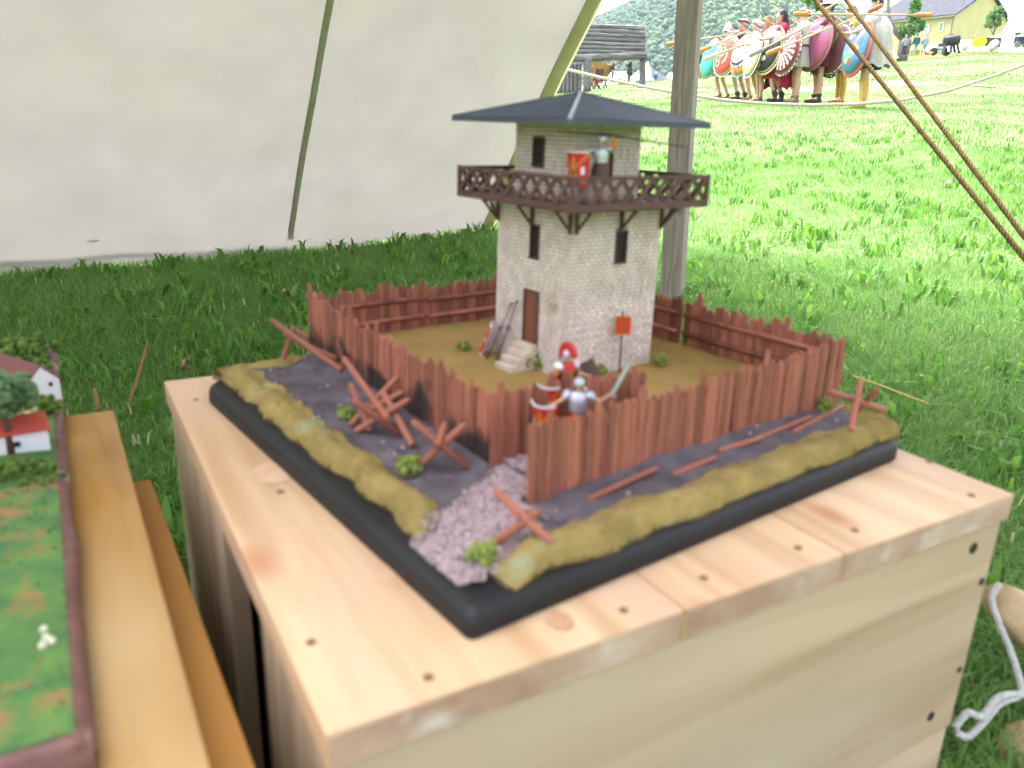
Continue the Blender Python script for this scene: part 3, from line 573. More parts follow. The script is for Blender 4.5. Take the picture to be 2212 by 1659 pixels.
# terrain as one height field, split into bank, ditch and yard
WL, WR, WB, WK = .130, .086, .560, .550                       # wall lines: left a, right b, back-left b, back-right a
def nz(a, b, s, k=0): return mnoise.noise(Vector((a * s, b * s, k)))
def edge_d(a, b): return min(a, b, SA - a, SB - b)
def inyard(a, b):
    if a < WL or a > WK or b > WB: return False
    if b < .17 and a < .30: return (b > .162 - .016 * (a - .128) / .172) and a > WL
    return b > WR + .006
def gateway(a, b):                                            # gravel path from the gate towards the front left edge
    ax, ay, bx, by = .145, .118, .018, .060; dx, dy = bx - ax, by - ay; L2 = dx * dx + dy * dy; t = max(0, min(1.1, ((a - ax) * dx + (b - ay) * dy) / L2))
    return math.hypot(a - ax - dx * t, b - ay - dy * t), t
def zone(a, b):
    e = edge_d(a, b); gd, t = gateway(a, b)
    if inyard(a, b): return 'yard'
    bw = bankw(a, b)
    if e < bw and not (gd < .033 and a < .12): return 'bank'
    return 'ditch'
def lim_(a, b):                                               # ragged outer edge of the bank, further in on the left side
    e = edge_d(a, b); n = nz(a, b, 19, 9) + .4 * nz(a, b, 60, 3)
    return (.019 + .010 * n) if (e == a and b > .03) else (.009 + .007 * n)
def bankw(a, b): return lim_(a, b) + .034 + .007 * nz(a, b, 14, 2)
def terr(a, b):                                               # height above the crate top
    e = edge_d(a, b); gd, t = gateway(a, b)
    zb = .0203
    if inyard(a, b): return .053 + .0012 * nz(a, b, 25)
    lim = lim_(a, b); bw = bankw(a, b); s = min(1, max(0, (a + b - .12) / .42))
    bank = 0
    if lim < e < bw + .006: bank = .0175 * max(0, math.sin(PI * min(1, (e - lim) / (bw + .006 - lim)) ** .7)) ** .75 * (1 + .30 * nz(a, b, 20, 4) + .10 * nz(a, b, 60, 5))
    m = min(1, max(0, (gd - .024) / .02)) if a < .125 else 1
    bank *= m * min(1, max(.0, (math.hypot(a, b) - .046) / .03)) ** .6
    dist = min(max(WL - a, WR - b, a - WK, b - WB, 0), .06)
    top = .0345 + .0115 * s
    ditch = top - (.006 + .006 * s) * math.sin(PI * min(dist, .05) / .05 * .62) + .0032 * nz(a, b, 30, 6) + .0018 * nz(a, b, 90, 8)
    lip = min(1, max(0, (e - lim + .001) / .030))
    g = zb + (max(ditch, zb + .003) - zb) * lip
    if a < .14 and gd < .045: g = zb + lip * (.0045 + .009 * (1 - min(1, t)) + .001 * nz(a, b, 40))
    return max(g, zb + bank)
G = 210; da_, db_ = SA / G, SB / G
pts = [[None] * (G + 1) for _ in range(G + 1)]
H = np.zeros((G + 1, G + 1))
for i in range(G + 1):
    for j in range(G + 1): H[i, j] = terr(i * da_, j * db_)
parts = {'bank': MB(), 'ditch': MB(), 'yard': MB()}; idx = {k: {} for k in parts}
for i in range(G):
    for j in range(G):
        a, b = (i + .5) * da_, (j + .5) * db_
        e = edge_d(a, b)
        lim = lim_(a, b)
        cornerd = math.hypot(a, b)
        if e < lim - da_ * .45 or cornerd < .043 + .012 * nz(a, b, 40, 1): continue
        # rounded board corners
        if (a > SA - .03 and b < .03 and math.hypot(a - SA + .03, b - .03) > .026) or (b > SB - .03 and a < .03 and math.hypot(a - .03, b - SB + .03) > .026): continue
        zn = zone(a, b); mb = parts[zn]; f = []
        for ii, jj in ((i, j), (i + 1, j), (i + 1, j + 1), (i, j + 1)):
            if (ii, jj) not in idx[zn]:
                idx[zn][(ii, jj)] = len(mb.v); va, vb, vz = ii * da_, jj * db_, H[ii, jj]; ve = edge_d(va, vb); vL = lim_(va, vb)
                if ve < vL:                                   # slide rim vertices on to the ragged edge line
                    vz = .0206
                    if ve == va: va = vL
                    elif ve == vb: vb = vL
                    elif ve == SA - va: va = SA - vL
                    else: vb = SB - vL
                mb.v.append((va, vb, vz))
            f.append(idx[zn][(ii, jj)])
        mb.f.append(tuple(f)); mb.mi.append(0)
def skirt(mb):                                                # close the ragged outer rim down to the board
    cnt = {}
    for f in mb.f:
        for x, y in zip(f, f[1:] + f[:1]): cnt[(x, y)] = 1
    for (x, y) in list(cnt):
        if (y, x) not in cnt:
            o = len(mb.v); mb.v += [(mb.v[x][0], mb.v[x][1], .0195), (mb.v[y][0], mb.v[y][1], .0195)]; mb.f.append((x, y, o + 1, o)); mb.mi.append(0)
for k in parts: skirt(parts[k])
parts['ditch'].obj('ditch_soil', M_ditch, fort, True); parts['bank'].obj('grass_bank', M_bank, fort, True); parts['yard'].obj('yard_ground', M_yard, fort, True)
# bank fuzz: clumps of flock giving the bank its uneven outline
rs = np.random.RandomState(4); mb = MB()
for k in range(3600):
    s = rs.randint(4); t = rs.uniform(0.0, 1); e = rs.uniform(.012, .052)
    a, b = [(t * SA, e), (e, t * SB), (SA - e, t * SB), (t * SA, SB - e)][s]
    if zone(a, b) != 'bank' or math.hypot(a, b) < .052 or edge_d(a, b) < lim_(a, b) + .006: continue
    if (a > SA - .03 and b < .03 and math.hypot(a - SA + .03, b - .03) > .024) or (b > SB - .03 and a < .03 and math.hypot(a - .03, b - SB + .03) > .024): continue
    z = terr(a, b); r = rs.uniform(.0006, .0015)
    mb.add([Vector((a, b, z)) + Vector(v) * r * (1 + .25 * rs.uniform(-1, 1)) for v in icoV], icoF)
o = mb.obj('flock_clumps', M_bank, fort, True); tag(o, kind='stuff')
# gravel path
M_grav = attrmat('gravel', [(0, (0.23, 0.16, 0.16)), (.5, (0.33, 0.245, 0.245)), (1, (0.49, 0.39, 0.39))], rough=.8, transl=0.0)
Vs, Fs, Ts = [], [], []; n = 0
while n < 4800:
    a, b = rs.uniform(.0, .17), rs.uniform(.01, .16); gd, t = gateway(a, b)
    if gd > .040 + .008 * nz(a, b, 50) or (gd > .028 and rs.uniform() < (gd - .026) / .016) or a < .012 or inyard(a, b): continue
    if a > .112 and b < .098: continue
    if math.hypot(a, b) < .035: continue
    r = rs.uniform(.0008, .0017); z = max(terr(a, b), .021)
    Vs.append(icoV * (1 + rs.uniform(-.3, .3, (len(icoV), 1))) * r + [a, b, z + .0006]); Fs.append(icoF + n * len(icoV)); Ts.append(np.full(len(icoV), rs.uniform())); n += 1
tag(link('gravel_path', npmesh('gravel_path', np.vstack(Vs), np.vstack(Fs), M_grav, np.concatenate(Ts)), fort), kind='stuff')
Vs, Fs, Ts = [], [], []
for n in range(40):
    while 1:
        a, b = rs.uniform(.02, SA - .02), rs.uniform(.02, SB - .02)
        if zone(a, b) == 'ditch': break
    r = rs.uniform(.0008, .002); Vs.append(icoV * r + [a, b, terr(a, b) + .0003]); Fs.append(icoF + n * len(icoV)); Ts.append(np.full(len(icoV), rs.uniform(.5, 1)))
tag(link('loose_stones', npmesh('loose_stones', np.vstack(Vs), np.vstack(Fs), M_grav, np.concatenate(Ts)), fort), kind='stuff')

# ---------------- palisade walls, stake by stake
def stakemat(name, soot):
    if name in MATS: return MATS[name]
    M = woodmat(name, (0.37, 0.135, 0.08), (0.17, 0.06, 0.04), (0.12, 0.04, 0.03), grain=80, along='Z', rough=.6, blotch=(0.38, 0.15, 0.10))
    T = M.node_tree; N = T.nodes; K = T.links; B = N['Principled BSDF']; src = B.inputs['Base Color'].links[0].from_socket
    oi = N.new('ShaderNodeObjectInfo'); mr = N.new('ShaderNodeMapRange'); mr.inputs['To Min'].default_value = .72; mr.inputs['To Max'].default_value = 1.22; K.new(oi.outputs['Random'], mr.inputs[0])
    h = N.new('ShaderNodeHueSaturation'); K.new(src, h.inputs['Color']); K.new(mr.outputs[0], h.inputs['Value']); col = h.outputs[0]
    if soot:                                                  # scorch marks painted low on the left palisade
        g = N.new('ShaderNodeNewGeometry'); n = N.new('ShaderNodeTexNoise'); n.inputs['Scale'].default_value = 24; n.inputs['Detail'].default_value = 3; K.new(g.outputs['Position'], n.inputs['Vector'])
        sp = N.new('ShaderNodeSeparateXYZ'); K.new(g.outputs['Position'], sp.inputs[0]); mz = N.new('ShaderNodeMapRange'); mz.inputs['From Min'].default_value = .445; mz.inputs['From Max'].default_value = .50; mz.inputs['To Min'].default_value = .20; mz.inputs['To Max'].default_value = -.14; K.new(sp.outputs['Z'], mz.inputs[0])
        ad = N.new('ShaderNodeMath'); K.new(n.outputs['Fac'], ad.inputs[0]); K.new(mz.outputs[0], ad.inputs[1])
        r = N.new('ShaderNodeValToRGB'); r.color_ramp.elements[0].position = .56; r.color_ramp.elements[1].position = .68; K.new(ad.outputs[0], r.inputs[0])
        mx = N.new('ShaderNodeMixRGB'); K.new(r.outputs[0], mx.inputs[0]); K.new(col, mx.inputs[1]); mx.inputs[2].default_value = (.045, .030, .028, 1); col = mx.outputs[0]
    K.new(col, B.inputs['Base Color']); return M
M_stake = stakemat('stake_wood', False); M_stakeS = stakemat('scorched_stake_wood', True)
def stake_mesh(k, m):                                         # unit stake: 1 wide, 1 tall
    rs = np.random.RandomState(k + 40); mb = MB(); h = [1 + rs.uniform(-.05, .02) for _ in range(4)]
    pk = rs.uniform(-.3, .3); tops = [(-.49, rs.uniform(.86, 1.0)), (pk - .12, rs.uniform(.98, 1.05)), (pk + .12, rs.uniform(.96, 1.04)), (.49, rs.uniform(.84, 1.0))]; T = .0038
    f = [] ; fr = [(-.49, -T / 2, 0), (.49, -T / 2, 0)] + [(x, -T / 2 + rs.uniform(0, .0008), z) for x, z in tops[::-1]]; bk = [(x, T / 2, z) for x, y, z in fr]
    n = len(fr); mb.add(fr + bk, [tuple(range(n)), tuple(range(n, 2 * n))[::-1]] + [(i, (i + 1) % n, n + (i + 1) % n, n + i) for i in range(n)])
    me = mb.mesh('stake', m); recalc(me); return me
SM = [stake_mesh(k, M_stake) for k in range(9)]; SMS = [stake_mesh(k, M_stakeS) for k in range(9)]
rsw = np.random.RandomState(21)
def palisade(label, p0, p1, zb0, zb1, h0, h1, n, inner, soot=False, rails=(.30, .70), lean=0.0):
    A, Bq = D3(p0[0], p0[1], zb0), D3(p1[0], p1[1], zb1); d = Bq - A; L = math.hypot(d.x, d.y); rz = math.atan2(d.y, d.x)
    t = thing('palisade_panel', label, 'palisade', A, rz, 'palisade panels round the fort'); wn = rsw.uniform(.75, 1.3, n); wn *= L / wn.sum(); x = 0
    for k in range(n):
        w = wn[k]; s = (x + w / 2) / L; hh = (h0 + (h1 - h0) * s) * rsw.uniform(.92, 1.05)
        ww = w
        if rsw.uniform() < .13: hh *= rsw.uniform(1.06, 1.18); ww = w * .9
        z = (zb1 - zb0) * s - .006
        o = link('stake', (SMS if soot else SM)[rsw.randint(9)], t, (x + w / 2, rsw.uniform(-.0007, .0007), z), (rsw.uniform(-.02, .02) + lean, rsw.uniform(-.03, .03), 0)); o.scale = (ww * .995, 1, hh + .006); x += w
    for q in rails:
        z0, z1 = h0 * q, h1 * q + (zb1 - zb0); mb = MB(); y = inner * .0046
        mb.tube([(.002, y, z0), (L * .33, y + rsw.uniform(-.0004, .0004), z0 + (z1 - z0) * .33 + .0006), (L * .66, y, z0 + (z1 - z0) * .66 - .0006), (L - .002, y, z1)], [.0030, .0034, .0032, .0029], 7); mb.obj('rail', M_stake, t, True)
    return t
def uvz(u, v, z): return dl(u, v, z)
A_ = (WL + .002, WB - .004); B_ = (.127, .160); Cc = (.114, .086); Dd = (WK - .004, .079)
def mix(p, q, t): return (p[0] + (q[0] - p[0]) * t, p[1] + (q[1] - p[1]) * t)
palisade('short scorched left palisade panel at the far left corner', A_, mix(A_, B_, .20), .449, .447, .070, .068, 9, 1, True)
palisade('scorched middle panel of the left palisade', mix(A_, B_, .205), mix(A_, B_, .47), .447, .444, .066, .064, 18, 1, True)
palisade('long near panel of the left palisade ending at the gateway', mix(A_, B_, .475), B_, .444, .435, .064, .068, 31, 1, True)
palisade('inner gate panel behind the soldier with the raised sword', (.128, .158), (.300, .142), .440, .449, .062, .054, 26, 1)
palisade('near right palisade panel from the gateway to the split', Cc, mix(Cc, Dd, .565), .4335, .442, .066, .062, 33, 1, rails=(.3, .7))
palisade('far right palisade panel between the split and the corner board', mix(Cc, Dd, .575), mix(Cc, Dd, .925), .442, .446, .063, .064, 22, 1)
palisade('narrow corner panel at the right end of the palisade', mix(Cc, Dd, .93), mix(Cc, Dd, 1.0), .446, .446, .066, .067, 4, 1)
K0 = (WK, WR + .010); K1 = (WK + .002, WB)
palisade('rear right palisade panel nearest the right corner', K0, mix(K0, K1, .46), .449, .450, .062, .062, 24, 1)
palisade('rear right palisade panel partly hidden by the tower', mix(K0, K1, .475), K1, .450, .450, .062, .060, 27, 1)
J0 = (WK - .004, WB + .002); J1 = (WL + .008, WB)
palisade('rear left palisade panel half hidden by the tower', J0, mix(J0, J1, .60), .451, .451, .058, .058, 28, 1)
palisade('rear left palisade panel towards the left corner', mix(J0, J1, .605), J1, .451, .450, .062, .064, 20, 1)

# ---------------- watch tower
M_mortar = mat('tower_mortar', (0.33, 0.25, 0.185), (0.24, 0.175, 0.125), scale=40, rough=.9)
M_brick = mat('tower_stone', (0.76, 0.685, 0.61), (0.62, 0.53, 0.45), scale=70, detail=1, rough=.85, c3=(0.42, 0.29, 0.19), s3=22, r3=(.62, .82), rand=.10, coord='Object')
M_dark = mat('tower_brown', (0.118, 0.062, 0.05), (0.08, 0.042, 0.034), scale=50, rough=.6)
M_door = woodmat('tower_door', (0.22, 0.085, 0.045), (0.14, 0.05, 0.028), (0.08, .03, .02), grain=80, along='Z')
M_void = pmat('dark_opening', (0.012, 0.009, 0.008))
M_roof = mat('roof_slate_paint', (0.075, 0.09, 0.112), (0.058, 0.070, 0.088), scale=30, rough=.5)
TA, TBb, TS = .3775, .3375, .1345; T0 = D3(TA, TBb, YG - .010)
tower = thing('watch_tower', 'square stone model watch tower with dark balcony and slate grey roof', 'tower', T0, TD)
zs_ = .630 - T0.z + .010; h = TS / 2
mb = MB(); mb.box((0, 0, zs_ / 2), (TS - .0016, TS - .0016, zs_)); mb.obj('wall', M_mortar, tower)
OFF = Vector((-.0052, .0034, 0)); S2 = .1005; h2 = S2 / 2; zr_ = .645 - T0.z; ze_ = .7265 - T0.z
mb = MB(); mb.box((0, 0, (zr_ + ze_) / 2), (S2 - .0014, S2 - .0014, ze_ - zr_)); mb.obj('upper_wall', M_mortar, tower, loc=OFF)
def face_xy(side, t, h, o=0.0):                              # point on a wall face, t runs left to right seen from outside
    return {'R': (t, -h - o), 'L': (-h - o, -t), 'B': (-t, h + o), 'K': (h + o, t)}[side]
FROT = {'R': 0, 'L': -PI / 2, 'B': PI, 'K': PI / 2}
holesL = []; nb = 0; bricks = MB(); bcount = 0
def tl(u, v, side, h=h):                                      # picture point to face coordinates
    k = ray(u, v); n = DE2 if side == 'R' else DE1; P0 = T0 - n * h + (DE1 * OFF.x + DE2 * OFF.y if h < .06 else Vector((0, 0, 0))); t = (P0 - EYE).dot(n) / k.dot(n); q = EYE + k * t - T0 - (DE1 * OFF.x + DE2 * OFF.y if h < .06 else Vector((0, 0, 0)))
    return (q.dot(DE1) if side == 'R' else -q.dot(DE2)), q.z
def rect(side, u0, v0, u1, v1, h=h):
    a = [tl(u, v, side, h) for u, v in ((u0, v0), (u1, v0), (u0, v1), (u1, v1))]; cx = (u0 + u1) / 2; x0 = tl(u0, (v0 + v1) / 2, side, h)[0]; x1 = tl(u1, (v0 + v1) / 2, side, h)[0]; z1 = tl(cx, v0, side, h)[1]; z0 = tl(cx, v1, side, h)[1]
    return x0, z0, x1, z1
WIN = {('R', 0): rect('R', 1328, 498, 1353, 566), ('L', 0): rect('L', 1146, 485, 1166, 556)}
DOOR = rect('L', 1131, 627, 1164, 740)
UW = rect('L', 1152, 296, 1177, 356, h2); UD = rect('R', 1300, 330, 1322, 395, h2)
def brickface(side, h, z0, z1, holes, bh=.0044, blen=.0098, single=0):
    global bcount
    rs = np.random.RandomState(ord(side) + int(h * 1e4)); z = z0; row = 0
    while z < z1 - bh * .6:
        x = -h - (blen * .5 if row % 2 else 0)
        while x < h - .0005:
            w = blen * rs.uniform(.93, 1.07); a, b = max(x, -h), min(x + w, h)
            zz = z + bh / 2
            segs = [(a, b)]
            for hx0, hz0, hx1, hz1 in holes:
                if hz0 - bh * .4 < zz < hz1 + bh * .4:
                    ns_ = []
                    for s0, s1 in segs:
                        if s1 <= hx0 or s0 >= hx1: ns_.append((s0, s1))
                        else:
                            if s0 < hx0: ns_.append((s0, hx0))
                            if s1 > hx1: ns_.append((hx1, s1))
                    segs = ns_
            for a, b in segs:
                if b - a < .0012: continue
                pr_ = rs.uniform(.0004, .0008); c = ((a + b) / 2); xy = face_xy(side, c, h, pr_ / 2 - .0008); xy = (xy[0] + OFF.x, xy[1] + OFF.y) if h < .06 else xy
                R = Matrix.Rotation(FROT[side], 3, 'Z'); sz = (b - a - .0011, .0016 + pr_, bh - .0012)
                if single and bcount < single and z < z0 + .085 and side == 'R':
                    one = MB(); one.box((0, 0, 0), sz, R); one.obj('brick', M_brick, tower, loc=(xy[0], xy[1], zz)); bcount += 1
                else: bricks.box((xy[0], xy[1], zz), sz, R)
            x += w
        z += bh; row += 1
brickface('R', h, .004, zs_, [WIN[('R', 0)]], single=290); brickface('L', h, .004, zs_, [WIN[('L', 0)], DOOR]); brickface('B', h, .004, zs_, []); brickface('K', h, .004, zs_, [])
brickface('R', h2, zr_ + .002, ze_, [UD]); brickface('L', h2, zr_ + .002, ze_, [UW]); brickface('B', h2, zr_ + .002, ze_, []); brickface('K', h2, zr_ + .002, ze_, [])
tag(bricks.obj('stonework', M_brick, tower), kind='stuff')
def opening(nm, side, rc, h, m_in, frame, depth=.004, sill=True):
    x0, z0, x1, z1 = rc; c = (x0 + x1) / 2; R = FROT[side]; xy = face_xy(side, c, h, -.0008); xy = (xy[0] + OFF.x, xy[1] + OFF.y) if h < .06 else xy
    w_, hh = x1 - x0, z1 - z0; mb = MB(); mb.box((0, 0, 0), (w_, .0012, hh)); o = mb.obj(nm, m_in, tower, loc=(xy[0], xy[1], (z0 + z1) / 2), rot=(0, 0, R))
    mb = MB(); f = frame
    for sx in (-1, 1): mb.box((sx * (w_ / 2 - f / 2), -.001, 0), (f, .0032, hh))
    mb.box((0, -.001, hh / 2 - f / 2), (w_ - 2 * f, .0030, f))
    if sill: mb.box((0, -.0014, -hh / 2 - f * .6), (w_ + f, .0042, f * 1.2))
    mb.obj('frame', M_dark, o); return o
opening('window', 'R', WIN[('R', 0)], h, M_void, .0014); opening('window', 'L', WIN[('L', 0)], h, M_void, .0014)
opening('window', 'L', UW, h2, M_void, .0016)
d_ = opening('door', 'L', DOOR, h, M_door, .0022, sill=False)
opening('door', 'R', UD, h2, M_door, .0016, sill=False)
# steps
x0, z0, x1, z1 = DOOR; dc = (x0 + x1) / 2
M_step = mat('step_plaster', (0.62, 0.56, 0.46), (0.50, 0.40, 0.29), scale=60, rough=.85)
nst = 4; gz0 = YG - T0.z; sh = (z0 - gz0) / nst
for k in range(nst):
    top = gz0 + sh * (k + 1); dpt = .0095; mb = MB(); xx = -h - dpt * (nst - k) ; mb.box((0, 0, 0), (dpt * (nst - k) + .0, (x1 - x0) * 1.15, sh - .0003)); mb.obj('step', M_step, tower, loc=(-h - .0014 - dpt * (nst - k) / 2, -dc, top - sh / 2), bevel=.0006)
# balcony
BB = .1027; zd = .6425 - T0.z; zt_ = .6760 - T0.z
mb = MB(); mb.box((0, 0, 0), (2 * BB, 2 * BB, .0048)); mb.obj('balcony_deck', M_dark, tower, loc=(0, 0, zd + .0012), bevel=.0004)
slat = MB(); rh = zt_ - zd - .007; nX = 9; cw = 2 * (BB - .0045) / nX; slL = math.hypot(cw, rh)
slat.box((0, 0, 0), (slL, .0018, .0048)); slm = slat.mesh('slat', M_dark)
for side in 'RLBK':
    R = FROT[side]
    xy = face_xy(side, 0, BB, -.002); rl = thing('railing', None, None, (xy[0], xy[1], zd), R) ; rl.parent = tower
    for zz, hh in ((.0040, .0044), (zt_ - zd - .0021, .0042)):
        mb = MB(); mb.box((0, 0, 0), (2 * BB - .0082, .0034, hh)); mb.obj('rail', M_dark, rl, loc=(0, 0, zz))
    for k in range(nX):
        for s in (-1, 1):
            o = link('slat', slm, rl, ((k + .5) * cw - BB + .0045, .0008 * s, .0054 + rh / 2 - .0002), (0, s * math.atan2(rh, cw), 0))
    mb = MB(); mb.box((0, 0, 0), (.0042, .0042, zt_ - zd + .0012)); mb.obj('post', M_dark, rl, loc=(-BB + .002, 0, (zt_ - zd) / 2))
zbk = zd - .0012; bl2, bh2 = BB - h - .012, .026
mb = MB(); mb.box((0, -.0018, -bh2 / 2), (.0036, .0036, bh2)); mb.bar((0, -.0036, -.0017), (0, -bl2, -.0017), .0034); mb.bar((0, -bl2 + .001, -.002), (0, -.0018, -bh2 + .002), .0026); brm = mb.mesh('bracket', M_dark)
for side in 'RLBK':
    for t in (-h + .0022, 0 + (.001 if side == 'R' else 0), h - .0022):
        xy = face_xy(side, t, h, .0010); link('bracket', brm, tower, (xy[0], xy[1], zbk), (0, 0, FROT[side]))
# roof
ro, zA = .1035, .7585 - T0.z; zE = .7255 - T0.z; rx, ry = -.0052, .0034
mb = MB(); e = [(-ro, -ro), (ro, -ro), (ro, ro), (-ro, ro)]
mb.add([(x + rx, y + ry, zE) for x, y in e] + [(x + rx, y + ry, zE + .0035) for x, y in e] + [(rx, ry, zA)], [(3, 2, 1, 0), (0, 1, 5, 4), (1, 2, 6, 5), (2, 3, 7, 6), (3, 0, 4, 7), (4, 5, 8), (5, 6, 8), (6, 7, 8), (7, 4, 8)]); mb.obj('roof', M_roof, tower)
for s in range(4):
    mb = MB(); R = Matrix.Rotation(s * PI / 2, 3, 'Z'); nrib = 30
    for k in range(nrib):
        x = -ro + (k + .5) * 2 * ro / nrib; f = 1 - abs(x) / ro; p = Vector((x, -ro - .0004, zE + .0040)); q = Vector((x, -ro + ro * f, zE + .0035 + (zA - zE - .0035) * f + .0004))
        if f > .04: mb.bar(R @ p + Vector((rx, ry, 0)), R @ q + Vector((rx, ry, 0)), .0030, .0024)
    tag(mb.obj('roof_ribs', M_roof, tower), kind='stuff')
M_ridge = pmat('ridge_grey', (0.38, 0.41, 0.45))
for x, y in e:
    mb = MB(); mb.tube([(x * .99 + rx, y * .99 + ry, zE + .0046), (rx + x * .01, ry + y * .01, zA + .0008)], [.0022, .0018], 8); mb.obj('ridge_cap', M_ridge if (x < 0 and y < 0) else M_roof, tower, True)

# ---------------- little things in and around the fort
def gz_d(a, b): return .40 + terr(a, b)
def dgr(u, v):                                               # picture point to the model's ground
    z = .45
    for _ in range(8):
        a, b = dl(u, v, z); z = .40 + terr(min(max(a, 0), SA), min(max(b, 0), SB))
    return atz(u, v, z)
M_tuft = mat('shrub_flock', (0.27, 0.33, 0.07), (0.14, 0.19, 0.035), scale=120, rough=.95, bump=1, bscale=600, bdist=.002)
for k, (u, v, r, lb) in enumerate(((1153, 795, .0135, 'round olive shrub beside the tower steps'), (1003, 756, .008, 'pale shrub in the yard near the left palisade'), (1295, 806, .0085, 'yellowish shrub at the tower foot behind the gate panel'), (1424, 788, .009, 'small shrub at the right corner of the tower'), (1498, 754, .0115, 'leafy shrub in the yard against the rear right palisade'),
        (884, 1022, .0105, 'bright green shrub beside the crossed stakes left of the gravel path'), (747, 902, .0085, 'small green shrub on the left bank beside the piled stakes'), (1042, 1212, .010, 'yellow green shrub at the front end of the right bank'), (1779, 884, .0085, 'dark green shrub at the foot of the right palisade corner'), (1888, 915, .012, 'large pale shrub at the far right end of the bank'), (655, 745, .008, 'small shrub outside the far left palisade corner'))):
    P = dgr(u, v); bush(lb, P, (r * 1.25, r * 1.25, r * 1.05), M_tuft, 'model shrub', 'flock shrubs on the fort model', 70, k + 11, 'model_shrub')
M_pole = woodmat('stake_pole', (0.37, 0.135, 0.085), (0.21, 0.075, 0.048), (0.15, .05, .03), grain=80, along='Z', rough=.55)
def pole(o, p, q, r=.0042, parent=None, name='stake'):
    p, q = Vector(p), Vector(q); d = q - p; mb = MB(); L = d.length
    r *= .84; mb.tube([(0, 0, 0), (0, 0, L * .5), (0, 0, L - .004), (0, 0, L)], [r, r * 1.03, r * .93, r * .45], 8); ob = mb.obj(name, M_pole, parent); ob.location = p - o; ob.rotation_euler = d.to_track_quat('Z', 'Y').to_euler(); return ob
def vup(u, v, u0, v0, lift=None):                             # a point above the ground point (u0,v0) seen at (u,v)
    P = dgr(u0, v0); k = ray(u, v); hx = Vector((k.x, k.y)); t = (Vector((P.x, P.y)).dot(hx)) / hx.dot(hx); return EYE + k * t
def low(p):
    if p[2] > .445: return (p[0], p[1], p[2] + .006)
    return (p[0], p[1], dgr(p[0], p[1]).z + .003)
def cross(label, ends, group='crossed stakes in the ditch'):  # ends: pairs of ((u,v,z),(u,v,z)); low ends stand on the soil
    ends = [(low(e[0]), low(e[1])) + tuple(e[2:]) for e in ends]
    P0 = atz(*ends[0][0]); t = thing('crossed_stakes', label, 'stake obstacle', P0, 0, group)
    for e in ends: pole(P0, atz(*e[0]), atz(*e[1]), e[2] if len(e) > 2 else .0042, t)
cross('front stake cross standing beside the gravel path', [((1190, 1172, .428), (1066, 1056, .462), .0040), ((1072, 1170, .427), (1165, 1102, .452), .0040), ((1112, 1110, .449), (1168, 1108, .442), .0036)])
cross('stake cross between the left palisade end and the path', [((1008, 1008, .437), (889, 908, .470), .0042), ((905, 1005, .437), (1006, 915, .466), .0042), ((944, 965, .450), (962, 912, .462), .0038)])
cross('dense pile of crossed stakes in the middle of the left ditch', [((892, 962, .437), (826, 845, .463), .0042), ((838, 905, .449), (742, 772, .470), .0040), ((770, 930, .437), (884, 862, .466), .0040), ((757, 918, .438), (864, 810, .468), .0040), ((800, 930, .438), (755, 828, .470), .0040), ((862, 935, .440), (760, 862, .468), .0045), ((802, 882, .450), (872, 845, .462), .0036)])
cross('long slanting poles at the far left end of the ditch', [((738, 800, .442), (585, 690, .485), .0042), ((612, 775, .440), (635, 705, .478), .0038), ((728, 775, .444), (612, 722, .466), .0036), ((668, 730, .458), (640, 712, .466), .0034)])
cross('stake cross at the far right end of the ditch', [((1912, 886, .452), (1788, 845, .478), .0040), ((1850, 890, .448), (1896, 838, .482), .0038), ((1838, 930, .446), (1860, 820, .486), .0036)])
for (a, b, lb) in (((1268, 1078), (1420, 1020), 'nearest stake lying along the right ditch'), ((1452, 1024), (1548, 996), 'second stake lying in the right ditch'), ((1552, 972), (1645, 954), 'third short stake lying in the right ditch'), ((1632, 947), (1752, 908), 'fourth stake lying in the right ditch'), ((1712, 932), (1822, 884), 'farthest long stake leaning up the right ditch')):
    pa, pb_ = dgr(*a) + Vector((0, 0, -.0005)), dgr(*b) + Vector((0, 0, .0045)); o = pole(Vector((0, 0, 0)), pa, pb_, .0030); tag(o, lb, 'stake', 'stakes lying in the right ditch')
# signboard
P = dgr(1338, 806); sg = thing('model_standard', 'red square standard with yellow lettering on thin pole before the tower', 'standard', P)
topP = vup(1346, 672, 1338, 806); mb = MB(); mb.tube([(0, 0, -.004), topP - P], .0011, 6); mb.obj('pole', M_dark, sg, True)
bA = vup(1345, 702, 1338, 806) - P; Rz = .08
mb = MB(); mb.box((0, 0, 0), (.0175, .0012, .0205)); cl_ = mb.obj('cloth', pmat('standard_red', (.52, .055, .02)), sg, loc=bA + Vector((0, -.002, 0)), rot=(0, 0, Rz)); mb = MB()
for r in range(4):
    for k in range(5):
        mb.bar((-.0065 + k * .003, -.0009, .0065 - r * .0042), (-.005 + k * .003 - (.0006 if (r + k) % 2 else 0), -.0009, .0040 - r * .0042), .0008, .0004)
mb.obj('lettering', pmat('standard_gold', (.62, .30, .03)), cl_)
mb = MB()
for s in (-1, 1): mb.box((s * .0090, 0, 0), (.0008, .0016, .0215)); mb.box((0, 0, s * .0105), (.019, .0016, .0008))
mb.obj('fringe', pmat('standard_gold', (.62, .30, .03)), cl_)
